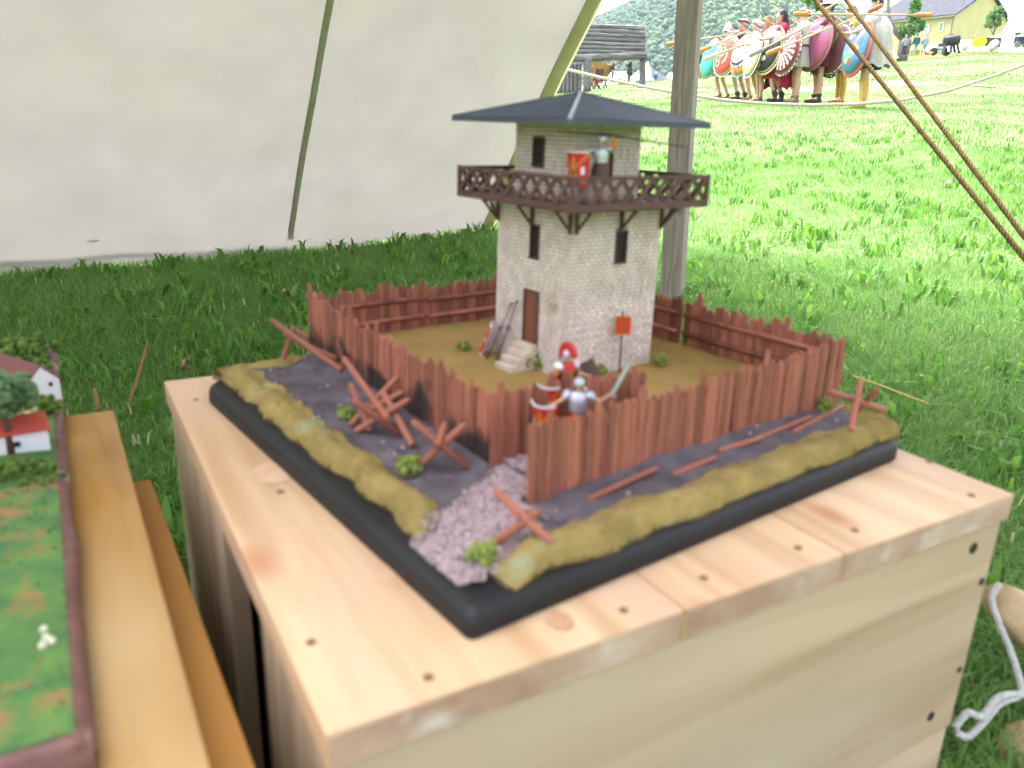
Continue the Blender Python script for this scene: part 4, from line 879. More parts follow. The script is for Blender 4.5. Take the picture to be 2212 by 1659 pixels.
# ================================================================== FIGURES
SKIN = mat('skin', (0.58, 0.36, 0.26), (0.52, 0.31, 0.22), scale=6, rough=.55)
DJ = dict(pelvis=((0, 0, .95), .125), waist=((.01, 0, 1.12), .115), chest=((0, 0, 1.32), .145), neck=((-.005, 0, 1.475), .052), head0=((.02, 0, 1.55), .066), head1=((.012, 0, 1.63), .088), head2=((0, 0, 1.705), .066), nose=((.112, 0, 1.615), .016),
          shL=((0, .185, 1.40), .058), elL=((.0, .25, 1.13), .042), wrL=((.10, .24, .92), .028), haL=((.15, .23, .84), .033),
          shR=((0, -.185, 1.40), .058), elR=((.0, -.25, 1.13), .042), wrR=((.10, -.24, .92), .028), haR=((.15, -.23, .84), .033),
          hipL=((0, .10, .88), .092), knL=((.02, .11, .49), .058), caL=((-.015, .11, .34), .056), anL=((-.01, .11, .09), .036), toL=((.13, .13, .03), .030),
          hipR=((0, -.10, .88), .092), knR=((.02, -.11, .49), .058), caR=((-.015, -.11, .34), .056), anR=((-.01, -.11, .09), .036), toR=((.13, -.13, .03), .030))
EDG = [('pelvis', 'waist'), ('waist', 'chest'), ('chest', 'neck'), ('neck', 'head0'), ('head0', 'head1'), ('head1', 'head2'), ('head1', 'nose')]
for s in 'LR': EDG += [('chest', 'sh' + s), ('sh' + s, 'el' + s), ('el' + s, 'wr' + s), ('wr' + s, 'ha' + s), ('pelvis', 'hip' + s), ('hip' + s, 'kn' + s), ('kn' + s, 'ca' + s), ('ca' + s, 'an' + s), ('an' + s, 'to' + s)]
BODYC = {}
def body_mesh(pose, fingers=True, key=None):
    J = {k: (Vector(p), r) for k, (p, r) in DJ.items()}
    for k, p in pose.items(): J[k] = (Vector(p), J[k][1])
    E_ = list(EDG)
    if fingers:
        for s in 'LR':
            ha, wr = J['ha' + s][0], J['wr' + s][0]; d = (ha - wr).normalized(); sd = d.cross(Vector((0, 0, 1)) if abs(d.z) < .8 else Vector((1, 0, 0))).normalized(); nn = sd.cross(d)
            for i, (o, L) in enumerate(((-.030, .055), (-.010, .068), (.010, .063), (.030, .048))):
                a = ha + sd * o + d * .018; J[f'f{s}{i}'] = (a, .0095); J[f'g{s}{i}'] = (a + d * L * .5 + nn * .014, .0085); J[f'h{s}{i}'] = (a + d * L * .62 + nn * .042, .007); E_ += [('ha' + s, f'f{s}{i}'), (f'f{s}{i}', f'g{s}{i}'), (f'g{s}{i}', f'h{s}{i}')]
            a = wr.lerp(ha, .55) + sd * -.036; J[f't{s}'] = (a, .011); J[f'u{s}'] = (a + d * .035 + sd * -.014 + nn * .02, .009); E_ += [('ha' + s, f't{s}'), (f't{s}', f'u{s}')]
    names = list(J); ix = {k: i for i, k in enumerate(names)}
    me = bpy.data.meshes.new('skeleton'); me.from_pydata([J[k][0][:] for k in names], [(ix[a], ix[b]) for a, b in E_], []); ob = bpy.data.objects.new('skeleton', me); COL.objects.link(ob)
    mo = ob.modifiers.new('skin', 'SKIN'); mo.use_smooth_shade = True
    for i, k in enumerate(names):
        sv = me.skin_vertices[0].data[i]; r = J[k][1]; sv.radius = (r, r); sv.use_root = (k == 'pelvis')
    su = ob.modifiers.new('sub', 'SUBSURF'); su.levels = 1
    dg = bpy.context.evaluated_depsgraph_get(); dg.update(); out = bpy.data.meshes.new_from_object(ob.evaluated_get(dg)); bpy.data.objects.remove(ob); bpy.data.meshes.remove(me); out.name = 'body'
    out.materials.clear(); out.materials.append(SKIN); return out, {k: J[k][0] for k in J}
def garment(rings, pleat=0.0, npl=14, n=40, phase=0):         # rings (z, rx, ry, xoff, pleat weight)
    return [[(xo + (rx * (1 + pleat * pw * math.sin(npl * 2 * PI * k / n + phase))) * math.cos(2 * PI * k / n), (ry * (1 + pleat * pw * math.sin(npl * 2 * PI * k / n + phase))) * math.sin(2 * PI * k / n), z) for k in range(n)] for z, rx, ry, xo, pw in rings]
def figure(root, pose=None, tunic=None, skirt=None, hair=None, hairstyle='short', band=None, cloak=None, shoes=None, legs=None, sleeves=None, hat=None, fingers=True, hem=.62, flare=.09, top_z=1.45, cloak_z=.75, eyes=True, body_m=None, fringe=None):
    me, J = body_mesh(pose or {}, fingers)
    if body_m: me.materials[0] = body_m
    b = link('body', me, root)
    hx = J['head1']; 
    if eyes:
        for s in (-1, 1):
            mb = MB(); mb.ball((hx.x + .080, hx.y + s * .036, hx.z + .018), (.010, .013, .008), 8, 5); mb.obj('eye', pmat('eye_dark', (.05, .035, .03)), b, True)
        for s in (-1, 1):
            mb = MB(); mb.ball((hx.x - .012, hx.y + s * .090, hx.z + .0), (.022, .010, .032), 8, 5); mb.obj('ear', SKIN, b, True)
    cx = J['chest'].x; px = J['pelvis'].x
    if tunic:
        mb = MB(); mb.loft(garment([(top_z + .03, .060, .085, cx, 0), (top_z - .01, .105, .180, cx, 0), (1.33, .150, .205, cx, .2), (1.18, .148, .185, (cx + px) / 2, .3), (1.05, .140, .172, px, .3), (.93, .155, .188, px, .5), (.86, .165, .198, px, .7)], .05, 12)); mb.obj('tunic', tunic, root, True)
        for s in 'LR':
            a, c = J['sh' + s], J['el' + s]; mb = MB(); e = a + (c - a) * (.62 if sleeves != 'long' else 1.0); pts = [a.lerp(J['chest'], .25), a, a.lerp(e, .5), e]; rad = [.09, .086, .080, .082]
            if sleeves == 'long': pts += [J['wr' + s]]; rad += [.055]
            mb.tube(pts, rad, 12); mb.obj('sleeve', tunic, root, True)
    if skirt:
        mb = MB(); mb.loft(garment([(1.04, .146, .178, px, 0), (.92, .166, .205, px, .5), (.78, .166 + flare * .35, .20 + flare * .35, px, .8), (hem, .155 + flare * .62, .19 + flare * .62, px, 1.3)], .07, 14)); mb.obj('skirt', skirt, root, True)
        mb = MB(); mb.loft(garment([(1.065, .150, .183, px, 0), (1.02, .154, .187, px, 0)])); mb.obj('belt', pmat('belt_leather', (.10, .06, .035)), root, True)
    if fringe:
        mb = MB()
        for k in range(7): mb.tube([(.12 + .01 * k, .19 - .012 * k, .72), (.13 + .012 * k, .205 - .014 * k, .60), (.12 + .014 * k, .20 - .01 * k, .46 + .02 * (k % 3))], .009, 5)
        mb.obj('fringe', fringe, root)
    if legs:
        for s in 'LR':
            mb = MB(); mb.tube([J['hip' + s] + Vector((0, 0, .06)), J['kn' + s], J['an' + s] + Vector((0, 0, .02))], [.115, .078, .062], 12); mb.obj('trouser_leg', legs, root, True)
        mb = MB(); mb.loft(garment([(1.04, .140, .168, px, 0), (.92, .150, .19, px, 0), (.80, .13, .18, px, 0)]), cap=True); mb.obj('trouser_seat', legs, root, True)
    if shoes:
        for s in 'LR':
            a, t = J['an' + s], J['to' + s]; d = (t - a); d.z = 0; d.normalize(); sh, hh = shoes
            mb = MB(); mb.tube([a - d * .05 + Vector((0, 0, -.05)), a + Vector((0, 0, -.045)), a.lerp(t, .6) + Vector((0, 0, -.02)), t + d * .03 + Vector((0, 0, .008))], [.036, .044, .042, .030], 10); mb.tube([a + Vector((0, 0, -.05)), a + Vector((0, 0, .02)), a + Vector((0, 0, hh * .5)), a.lerp(J['kn' + s], hh / .42) + Vector((0, 0, 0))], [.046, .046, .060, .066 if hh > .15 else .048], 12, cap=False); mb.obj('boot' if hh > .12 else 'shoe', sh, root, True)
    if hair:
        mb = MB(); rx = .104
        if hairstyle == 'long':
            mb.loft([[(hx.x - .022 + r * 1.02 * math.cos(t) * (1 if math.cos(t) < .35 else .75), hx.y + r * .98 * math.sin(t), z) for t in [2 * PI * k / 22 for k in range(22)]] for z, r in ((hx.z + .118, .004), (hx.z + .105, .06), (hx.z + .06, .098), (hx.z, .106))])
            mb.loft([[(hx.x - .03 - .01 * i + rr * 1.05 * math.cos(t), hx.y + rr * 1.0 * math.sin(t) * (1 + .07 * math.sin(k * 5.1)), z) for k, t in enumerate(np.linspace(PI * .42, PI * 1.58, 20))] for i, (z, rr) in enumerate(((hx.z + .02, .106), (hx.z - .08, .118), (hx.z - .18, .135), (hx.z - .27, .130)))], closed=False)
        else:
            mb.loft([[(hx.x - .014 + r * 1.05 * math.cos(t), hx.y + r * .95 * math.sin(t), z + (-.045 if math.cos(t) < -.1 else .03 * max(0, math.cos(t))) * w) for t in [2 * PI * k / 20 for k in range(20)]] for z, r, w in ((hx.z + .116, .004, 0), (hx.z + .104, .055, 0), (hx.z + .07, .090, .3), (hx.z + .025, .100, 1), (hx.z + .005, .097, 1))])
        mb.obj('hair', hair, root, True)
    if band:
        mb = MB(); mb.loft([[(hx.x - .010 + .112 * math.cos(t), hx.y + .103 * math.sin(t), hx.z + .045 + dz - .02 * math.cos(t + PI)) for t in [2 * PI * k / 22 for k in range(22)]] for dz in (-.018, .018)]); mb.obj('headband', band, root, True)
    if hat == 'pilos':
        mb = MB(); mb.lathe([(.135, .028), (.120, .045), (.112, .09), (.085, .17), (.040, .235), (.004, .255)], (hx.x - .01, hx.y, hx.z), 20, cap=False); mb.obj('felt_cap', pmat('felt_white', (.74, .72, .66)), root, True)
    if hat == 'brim':
        mb = MB(); mb.lathe([(.19, .045), (.185, .055), (.108, .06), (.100, .12), (.07, .155), (.003, .165)], (hx.x - .01, hx.y, hx.z), 20, cap=False); mb.obj('brim_hat', pmat('hat_cream', (.62, .58, .48)), root, True)
    if hat == 'helmet':
        mb = MB(); mb.lathe([(.118, -.03), (.120, .02), (.110, .08), (.075, .125), (.003, .145)], (hx.x - .012, hx.y, hx.z), 20, cap=False)
        mb.loft([[(hx.x - .02 + rr * math.cos(t), hx.y + rr * math.sin(t), hx.z + z) for t in np.linspace(PI * .35, PI * 1.65, 16)] for z, rr in ((-.02, .118), (-.08, .125), (-.10, .17))], closed=False); mb.obj('helmet', mat('helmet_steel', (.45, .47, .50), (.35, .36, .38), rough=.35, metal=.7), root, True)
    if cloak:
        mb = MB(); z1 = cloak_z; rows = []
        for i, z in enumerate(np.linspace(1.47, z1, 9)):
            f = (1.47 - z) / (1.47 - z1); row = []
            for k, t in enumerate(np.linspace(PI * .40, PI * 1.60, 34)):
                rr = .11 + .13 * min(1, f * 5) + .10 * f + .025 * f * math.sin(k * 1.35); row.append((cx - .03 + rr * .95 * math.cos(t) - .02 * f, rr * 1.05 * math.sin(t), z - .02 * abs(math.sin(t)) * (1 if f < .1 else 0) + .03 * f * math.sin(k * .9)))
            rows.append(row)
        mb.loft(rows, closed=False)
        mb.loft([[(cx + .0 + rr * math.cos(t), rr * 1.25 * math.sin(t), z) for t in [2 * PI * k / 20 for k in range(20)]] for z, rr in ((1.50, .075), (1.46, .115), (1.40, .150), (1.33, .165))]); mb.obj('cloak', cloak, root, True)
    return J

# ---------------- model soldiers
M_steel = mat('mini_steel', (0.50, 0.52, 0.55), (0.36, 0.38, 0.42), scale=90, rough=.35, metal=.55); M_gold = mat('mini_gold', (0.36, 0.22, 0.05), (0.2, 0.12, 0.03), scale=90, rough=.4, metal=.4)
M_mred = pmat('mini_red', (.50, .02, .025)); M_mwhite = pmat('mini_white', (.72, .68, .70)); M_mskin = pmat('mini_skin', (.62, .38, .19)); M_mbrown = pmat('mini_brown', (.09, .05, .04)); M_morange = pmat('mini_orange', (.62, .17, .02))
def scutum(name, parent, loc, rot, W_=.62, Hh=.95, back=None, label=None, cat=None, scale=1.0, group=None):
    mb = MB(); nx, nz_ = 16, 20; ang = 1.0; R = W_ / (2 * math.sin(ang)); T = .03
    def P(i, j, o): a = -ang + 2 * ang * i / nx; return ((R + o) * math.cos(a) - R * math.cos(ang), (R + o) * math.sin(a), -Hh / 2 + Hh * j / nz_)
    for i in range(nx):
        for j in range(nz_):
            x, z = (i + .5) / nx * 2 - 1, (j + .5) / nz_ * 2 - 1; k = 0
            if abs(z) > .94 or abs(x) > .95: k = 1
            elif x * x + (z * 1.3) ** 2 < .05: k = 2
            elif abs(abs(x) * .9 - abs(z)) < .13 and abs(z) > .12: k = 3
            elif abs(x) < .07: k = 3 if abs(z) < .7 else 0
            elif abs(abs(x) - .6) < .12 and abs(z) < .16: k = 1
            mb.k = k; mb.add([P(i, j, T), P(i + 1, j, T), P(i + 1, j + 1, T), P(i, j + 1, T)], [(0, 1, 2, 3)])
            mb.k = 4; mb.add([P(i, j, 0), P(i, j + 1, 0), P(i + 1, j + 1, 0), P(i + 1, j, 0)], [(0, 1, 2, 3)])
    mb.k = 1
    for i in range(nx):
        for j in (0, nz_): mb.add([P(i, j, 0), P(i + 1, j, 0), P(i + 1, j, T), P(i, j, T)], [(0, 1, 2, 3)])
    for j in range(nz_):
        for i in (0, nx): mb.add([P(i, j, 0), P(i, j + 1, 0), P(i, j + 1, T), P(i, j, T)], [(0, 1, 2, 3)])
    mb.k = 2; mb.ball((R + T - R * math.cos(ang), 0, 0), .075, 12, 8)
    o = mb.obj(name, [M_mred, M_mwhite, M_gold, M_morange, back or M_mbrown], parent, loc=loc, rot=rot); o.scale = (scale,) * 3
    return tag(o, label, cat, group) if label else o
SCL = .043
# centurion in the yard, facing front right
P = atz(1226, 768, YG + 1.63 * SCL); P.z = YG
c = thing('model_soldier', 'model centurion with big red crest and gold breastplate inside the gate wall', 'model figure', P, -1.0, 'model soldiers', scale=SCL)
J = figure(c, dict(shR=(0, -.2, 1.4), elR=(.10, -.36, 1.25), wrR=(.2, -.44, 1.42), haR=(.24, -.46, 1.5), elL=(.05, .32, 1.2), wrL=(.22, .40, 1.18), haL=(.28, .42, 1.18)), tunic=M_gold, skirt=M_mwhite, hat='helmet', cloak=M_mred, fingers=False, eyes=False, hem=.60, body_m=M_mskin, cloak_z=.5)
hx = J['head1']
mb = MB(); mb.loft([[(hx.x + r * math.cos(t), hx.y + y, hx.z + .02 + r * math.sin(t)) for t in np.linspace(-.05, PI + .75, 24)] for r, y in ((.13, -.035), (.27, -.055), (.30, 0), (.27, .055), (.13, .035))], closed=False); mb.obj('crest', M_mred, c, smooth=True)
scutum('shield', c, (.16, -.56, .72), (0, .1, -.9), .46, .78)
mb = MB(); mb.lathe([(.0001, 0), (.30, 0), (.30, .03), (.0001, .03)], n=4, cap=False); mb.obj('square_shield', M_mbrown, c, loc=(-.10, .66, 1.18), rot=(1.3, .3, .9))
for s in (-1, 1):
    mb = MB(); mb.ball((0, s * .22, 1.40), (.11, .10, .11), 12, 8); mb.obj('shoulder_guard', M_mwhite, c, smooth=True)
# soldier with raised sword in the gateway
P = min(((abs(proj(D3(a_ / 1000, .121, .440) + Vector((0, 0, 1.6 * SCL)))[0] - 1250), a_) for a_ in range(120, 280))); P = D3(P[1] / 1000, .121, .440)
s2 = thing('model_soldier', 'model soldier in steel armour raising a sword in the gateway', 'model figure', P, -PI / 2 - .15, 'model soldiers', scale=SCL)
J = figure(s2, dict(elR=(.12, -.36, 1.28), wrR=(.18, -.52, 1.20), haR=(.2, -.58, 1.18), elL=(.0, .42, 1.30), wrL=(.05, .62, 1.45), haL=(.06, .66, 1.52)), tunic=M_steel, skirt=M_mred, hat='helmet', fingers=False, eyes=False, body_m=M_mskin, sleeves='short')
scutum('shield', s2, (.22, -.62, .88), (0, .25, -.5), .55, .85)
mb = MB(); a = Vector((.06, .66, 1.46)); b_ = Vector((.02, .96, 2.12)); mb.bar(a, b_, .028, .075); mb.bar(a + Vector((0, -.07, .03)), a + Vector((0, .09, -.02)), .03); mb.obj('sword', M_steel, s2)
for s in (-1, 1):
    mb = MB(); mb.ball((0, s * .22, 1.40), (.11, .11, .10), 12, 8); mb.obj('shoulder_guard', M_steel, s2, smooth=True)
# lookout on the balcony
best = min(((abs(proj(T0 + DE1 * t - DE2 * .078 + Vector((0, 0, zd + .003)))[0] - 1292), t) for t in np.linspace(-.09, .09, 91)))
P = T0 + DE1 * best[1] - DE2 * .0775 + Vector((0, 0, zd + .0036))
s3 = thing('model_soldier', 'model lookout on the tower balcony levelling a javelin over his red shield', 'model figure', P, -PI / 2 - .45, 'model soldiers', scale=SCL * .93)
J = figure(s3, dict(elR=(.16, -.32, 1.26), wrR=(.30, -.42, 1.16), haR=(.34, -.46, 1.14), elL=(.0, .34, 1.42), wrL=(-.02, .30, 1.66), haL=(-.02, .28, 1.72)), tunic=M_steel, skirt=M_mbrown, hat='helmet', fingers=False, eyes=False, body_m=M_mskin)
scutum('shield', s3, (.34, -.48, .86), (0, .05, -.25), .66, .98)
mb = MB(); mb.tube([(.55, -1.05, 1.80), (.0, .28, 1.74), (-.75, 2.0, 1.52)], [.022, .028, .022], 6); mb.obj('javelin', M_mbrown, s3)
mb = MB(); mb.tube([(0, .20, 1.45), (0, .34, 1.43), (-.02, .30, 1.66)], [.07, .065, .05], 8); mb.obj('sleeve_guard', M_morange, s3, smooth=True)
# shield and javelins leaning at the left tower wall
P = dgr(1062, 765); P.z = YG; scutum('model_shield', None, P + Vector((0, 0, .019)), (0, -.35, 2.75), .62, .95, back=M_mwhite, label='small red curved shield leaning in the yard left of the tower steps', cat='model shield', scale=SCL)
for k, (u0, v0, u1, v1) in enumerate(((1051, 775, 1107, 652), (1071, 783, 1118, 648))):
    A = dgr(u0, v0); A.z = YG; z1 = tl(u1, v1, 'L', h + .004); B = T0 - DE1 * (h + .004) - DE2 * z1[0] + Vector((0, 0, z1[1])); L = B - A
    mb = MB(); mb.tube([(0, 0, 0), L * .55, L * .56, L], [.0012, .0014, .0008, .0006], 6); mb.ball(L * .56, .0030, 8, 5); mb.tube([L * .93, L * .97, L], [.0006, .0020, .0004], 6)
    tag(mb.obj('javelin', mat('javelin_grey', (.13, .12, .13), rough=.5), smooth=True, loc=A), ('left' if k == 0 else 'right') + ' of the two thin grey javelins leaning on the tower wall by the door', 'javelin', 'javelins against the tower')
# ================================================================== LINE OF SHIELD BEARERS
def pat_teal(x, y, r, t): return 1 if r > .93 else 0
def ring_(x, y, cx, cy, a, b, w): d = math.hypot((x - cx) / a, (y - cy) / b); return abs(d - 1) < w
def pat_red(x, y, r, t):
    if r > .86: return 1
    for cx, cy, a, b in ((-.35, .22, .22, .20), (-.05, .20, .22, .2), (-.30, -.08, .17, .15), (-.30, -.36, .18, .13), (.06, -.05, .30, .3)):
        if ring_(x, y, cx, cy, a, b, .16) and not (cx > 0 and (x < .1)): return 1
    return 0
def pat_grin(x, y, r, t):
    if r > .90: return 3 if (int(t * 18 / PI) % 2 == 0 or r < .96) else 4
    yy = y + .42 - .55 * x * x
    if abs(yy) < .07: return 1
    if -.16 < yy < -.07: return 4 if int((x + 2) * 11) % 4 else 1
    if abs(x - .02) < .08 and -.42 < yy < -.16: return 5
    if yy < -.16: return 2 if yy < -.22 or int((x + 2) * 9) % 2 else 1
    if abs(y - .42) < .05 and .1 < abs(x) < .35: return 1
    return 0
def pat_cream(x, y, r, t): return 1 if r > .95 else 0
def pat_black(x, y, r, t):
    if r > .86: return 2
    if (x + .30 - .16 * math.sin(y * 5)) ** 2 / .16 + (y + .05) ** 2 / .45 < 1 and not (abs(x + .2 - y * .3) < .04 and y > -.1): return 1
    if (x - .05) ** 2 / .03 + (y + .35) ** 2 / .012 < 1: return 1
    return 3 if y > .25 else 0
def pat_rays(x, y, r, t):
    if r > .93: return 1 if int(t * 30 / PI) % 2 == 0 else 2
    if r > .86: return 0
    if r < .10: return 0
    q = (t * 18 / (2 * PI) + .9 * r * r) % 1
    return 1 if (q < .50 and r < .76) else (2 if q < .62 and r < .76 else 0)
def pat_pink(x, y, r, t): return 0
def pat_owl(x, y, r, t):
    if r > .84: q = (t * 22 / (2 * PI)) % 1; f = (r - .84) / .16; return 2 if abs(q - .5) * 2 < f * .95 else 1
    X, Y_ = x + .12, y - .02; a, b = X * .95 - Y_ * .30, X * .30 + Y_ * .95
    if (a / .20) ** 2 + ((b - .40) / .17) ** 2 < 1: return 4 if (a / .12) ** 2 + ((b - .42) / .10) ** 2 < 1 else 3
    if (a / .19) ** 2 + (b / .48) ** 2 < 1: return 3 if int((b + 2) * 16 + abs(a) * 14) % 4 else 5
    if (abs(a - .05) < .03 or abs(a + .05) < .03) and -.62 < b < -.4: return 3
    if abs(b + .62) < .04 and abs(a) < .16: return 3
    return 0
def pat_blue(x, y, r, t):
    if r > .86: return 1
    n = mnoise.noise(Vector((x * 2.2 + 3, y * 2.2, .4))); 
    if y < -.45 and r > .55: return 3
    if abs(y - x * 1.6 + .1) < .16 and -.1 < y < .65: return 4
    if (x - .2) ** 2 / .10 + (y + .05) ** 2 / .02 < 1: return 5
    if (x + .0) ** 2 / .06 + (y + .48) ** 2 / .03 < 1: return 5 if n > 0 else 6
    if y < -.1 and n > .05: return 2
    if y > .35 and x < .1: return 2
    return 0 if n > -.35 else 3
P_ = pmat
c_white = P_('paint_white', (.74, .73, .68)); c_cream = P_('paint_cream', (.66, .60, .36)); c_blk = P_('paint_black', (.035, .035, .035)); c_grey = P_('paint_grey', (.22, .23, .27))
SHD = {
 'teal': (pat_teal, [P_('paint_teal', (.04, .42, .33)), P_('paint_rim_brown', (.25, .16, .06))]),
 'red': (pat_red, [P_('paint_brick', (.46, .09, .055)), P_('paint_pale', (.66, .58, .44))]),
 'grin': (pat_grin, [c_white, c_blk, P_('paint_orange', (.58, .30, .04)), P_('paint_cyan', (.10, .55, .60)), c_white, P_('paint_tongue', (.55, .10, .15))]),
 'cream': (pat_cream, [P_('paint_ivory', (.60, .57, .36)), c_white]),
 'black': (pat_black, [c_blk, c_white, c_cream, c_grey]),
 'rays': (pat_rays, [P_('paint_maroon', (.22, .035, .04)), c_white, c_blk]),
 'pink': (pat_pink, [P_('paint_pink', (.42, .12, .22))]),
 'owl': (pat_owl, [P_('paint_plum', (.17, .07, .08)), c_white, c_blk, P_('paint_tan', (.55, .30, .10)), c_grey, P_('paint_tan_dark', (.33, .17, .06))]),
 'blue': (pat_blue, [P_('paint_blue', (.06, .20, .42)), P_('paint_red', (.42, .06, .06)), P_('paint_aqua', (.10, .50, .52)), P_('paint_deep', (.03, .16, .20)), P_('paint_rose', (.55, .22, .18)), P_('paint_gold', (.60, .32, .06)), P_('paint_umber', (.18, .09, .06))]),
}
def aspis(label, key, P, R, ratio, up=.16, side=-1, cat='shield'):
    fn, mats = SHD[key]; mb = MB(); na = 96; rad = [0.001] + list(np.linspace(.06, .82, 16)) + [.85, .88, .91, .94, .97, 1.0]
    def zz(r): return .26 * math.sqrt(max(0, 1 - (r / .88) ** 2)) * .9 + .02 if r < .86 else .02 * (1 - (r - .86) / .14) - .012
    V = [(r * math.cos(2 * PI * k / na), r * math.sin(2 * PI * k / na), zz(r)) for r in rad for k in range(na)]; F = []; mi = []
    for i in range(len(rad) - 1):
        for k in range(na):
            r = (rad[i] + rad[i + 1]) / 2; t = 2 * PI * (k + .5) / na; F.append((i * na + k, (i + 1) * na + k, (i + 1) * na + (k + 1) % na, i * na + (k + 1) % na)); mi.append(fn(r * math.cos(t), r * math.sin(t), r, t))
    mb.v = V; mb.f = F; mb.mi = mi
    o = len(mb.v); mb.v += [(r * math.cos(2 * PI * k / na), r * math.sin(2 * PI * k / na), zz(r) - .035) for r in (1.0, .85, .5, .001) for k in range(na)]
    nb_ = (len(rad) - 1) * na
    for k in range(na): mb.f.append((nb_ + k, o + k, o + (k + 1) % na, nb_ + (k + 1) % na)); mb.mi.append(len(mats))
    for i in range(3):
        for k in range(na): mb.f.append((o + i * na + k, o + (i + 1) * na + k, o + (i + 1) * na + (k + 1) % na, o + i * na + (k + 1) % na)); mb.mi.append(len(mats))
    c = (EYE - P).normalized(); c.z = 0; c.normalize(); lf = Vector((0, 0, 1)).cross(c) * side * 1.0
    if lf.x > 0 and side < 0: lf = -lf
    n = (c * ratio + lf * math.sqrt(1 - ratio * ratio) + Vector((0, 0, up))).normalized(); y = Vector((0, 0, 1)) - n * n.z; y.normalize(); x = y.cross(n)
    ob = mb.obj('round_shield', mats + [pmat('shield_back', (.22, .15, .08))], smooth=True, loc=P); ob.rotation_euler = Matrix((x, y, n)).transposed().to_euler(); ob.scale = (R, R, R)
    return tag(ob, label, cat, 'round painted shields of the line')
def c1(x, y): return ((1720 + x / 6.9125) * .8848, (20 + y / 6.9125) * .8848)
def c2(x, y): return ((1930 + x / 5.925) * .8848, (y / 5.925) * .8848)
CL = lambda n, c: mat('cloth_' + n, c, tuple(q * .72 for q in c), scale=5, rough=.9)
w_ = CL('white', (.70, .68, .63)); crim = CL('crimson', (.40, .03, .06)); navy = CL('navy', (.04, .06, .14)); tealc = CL('teal', (.03, .17, .18)); mar = CL('maroon', (.13, .025, .035)); ltb = CL('pale_blue', (.42, .55, .60)); bei = CL('beige', (.50, .40, .30)); gwh = CL('grey_white', (.50, .50, .46)); gry = CL('grey', (.52, .50, .46)); scar = CL('scarlet', (.42, .08, .05)); roy = CL('royal', (.03, .06, .30)); och = CL('ochre', (.50, .30, .06)); hy = CL('yellow', (.58, .34, .04))
hb = mat('hair_brown', (.10, .055, .03), rough=.6); hg = mat('hair_grey', (.36, .35, .34), rough=.6); hk = mat('hair_black', (.035, .028, .028), rough=.55); hw = mat('hair_white', (.55, .54, .50), rough=.6)
sh_dark = pmat('shoe_dark', (.07, .055, .05)); sandal = pmat('sandal', (.30, .20, .12)); ybt = pmat('boot_yellow', (.58, .36, .10)); gold = mat('greave_gold', (.55, .36, .08), (.38, .24, .05), scale=20, rough=.35, metal=.6)
armsL = dict(elL=(.20, .26, 1.20), wrL=(.36, .16, 1.16), haL=(.44, .10, 1.16))
armsR = dict(elR=(-.12, -.26, 1.34), wrR=(.10, -.24, 1.50), haR=(.18, -.22, 1.52))
stride = dict(hipL=(.02, .10, .88), knL=(.10, .11, .50), caL=(.06, .11, .34), anL=(-.02, .11, .09), toL=(.12, .13, .03), hipR=(-.02, -.10, .88), knR=(-.10, -.11, .49), caR=(-.17, -.11, .34), anR=(-.26, -.11, .09), toR=(-.12, -.12, .03))
crouch = dict(stride, knL=(.20, .11, .50), caL=(.14, .11, .34), anL=(.06, .11, .09), toL=(.2, .12, .03), knR=(-.02, -.11, .50), caR=(-.12, -.11, .34), anR=(-.22, -.11, .09), toR=(-.08, -.12, .03))
stand = dict()
def pers(label, top, foot, yaw, group='line of shield bearers', base=1.75, **kw):
    P = hit(*foot); d = dep(P); Hm = (foot[1] - top[1]) / FPX * d * 1.0; r = thing('person', label, 'person', P, yaw, group, scale=Hm / base); r['h'] = Hm; J = figure(r, **kw); return r, d, Hm
FOOT = {}
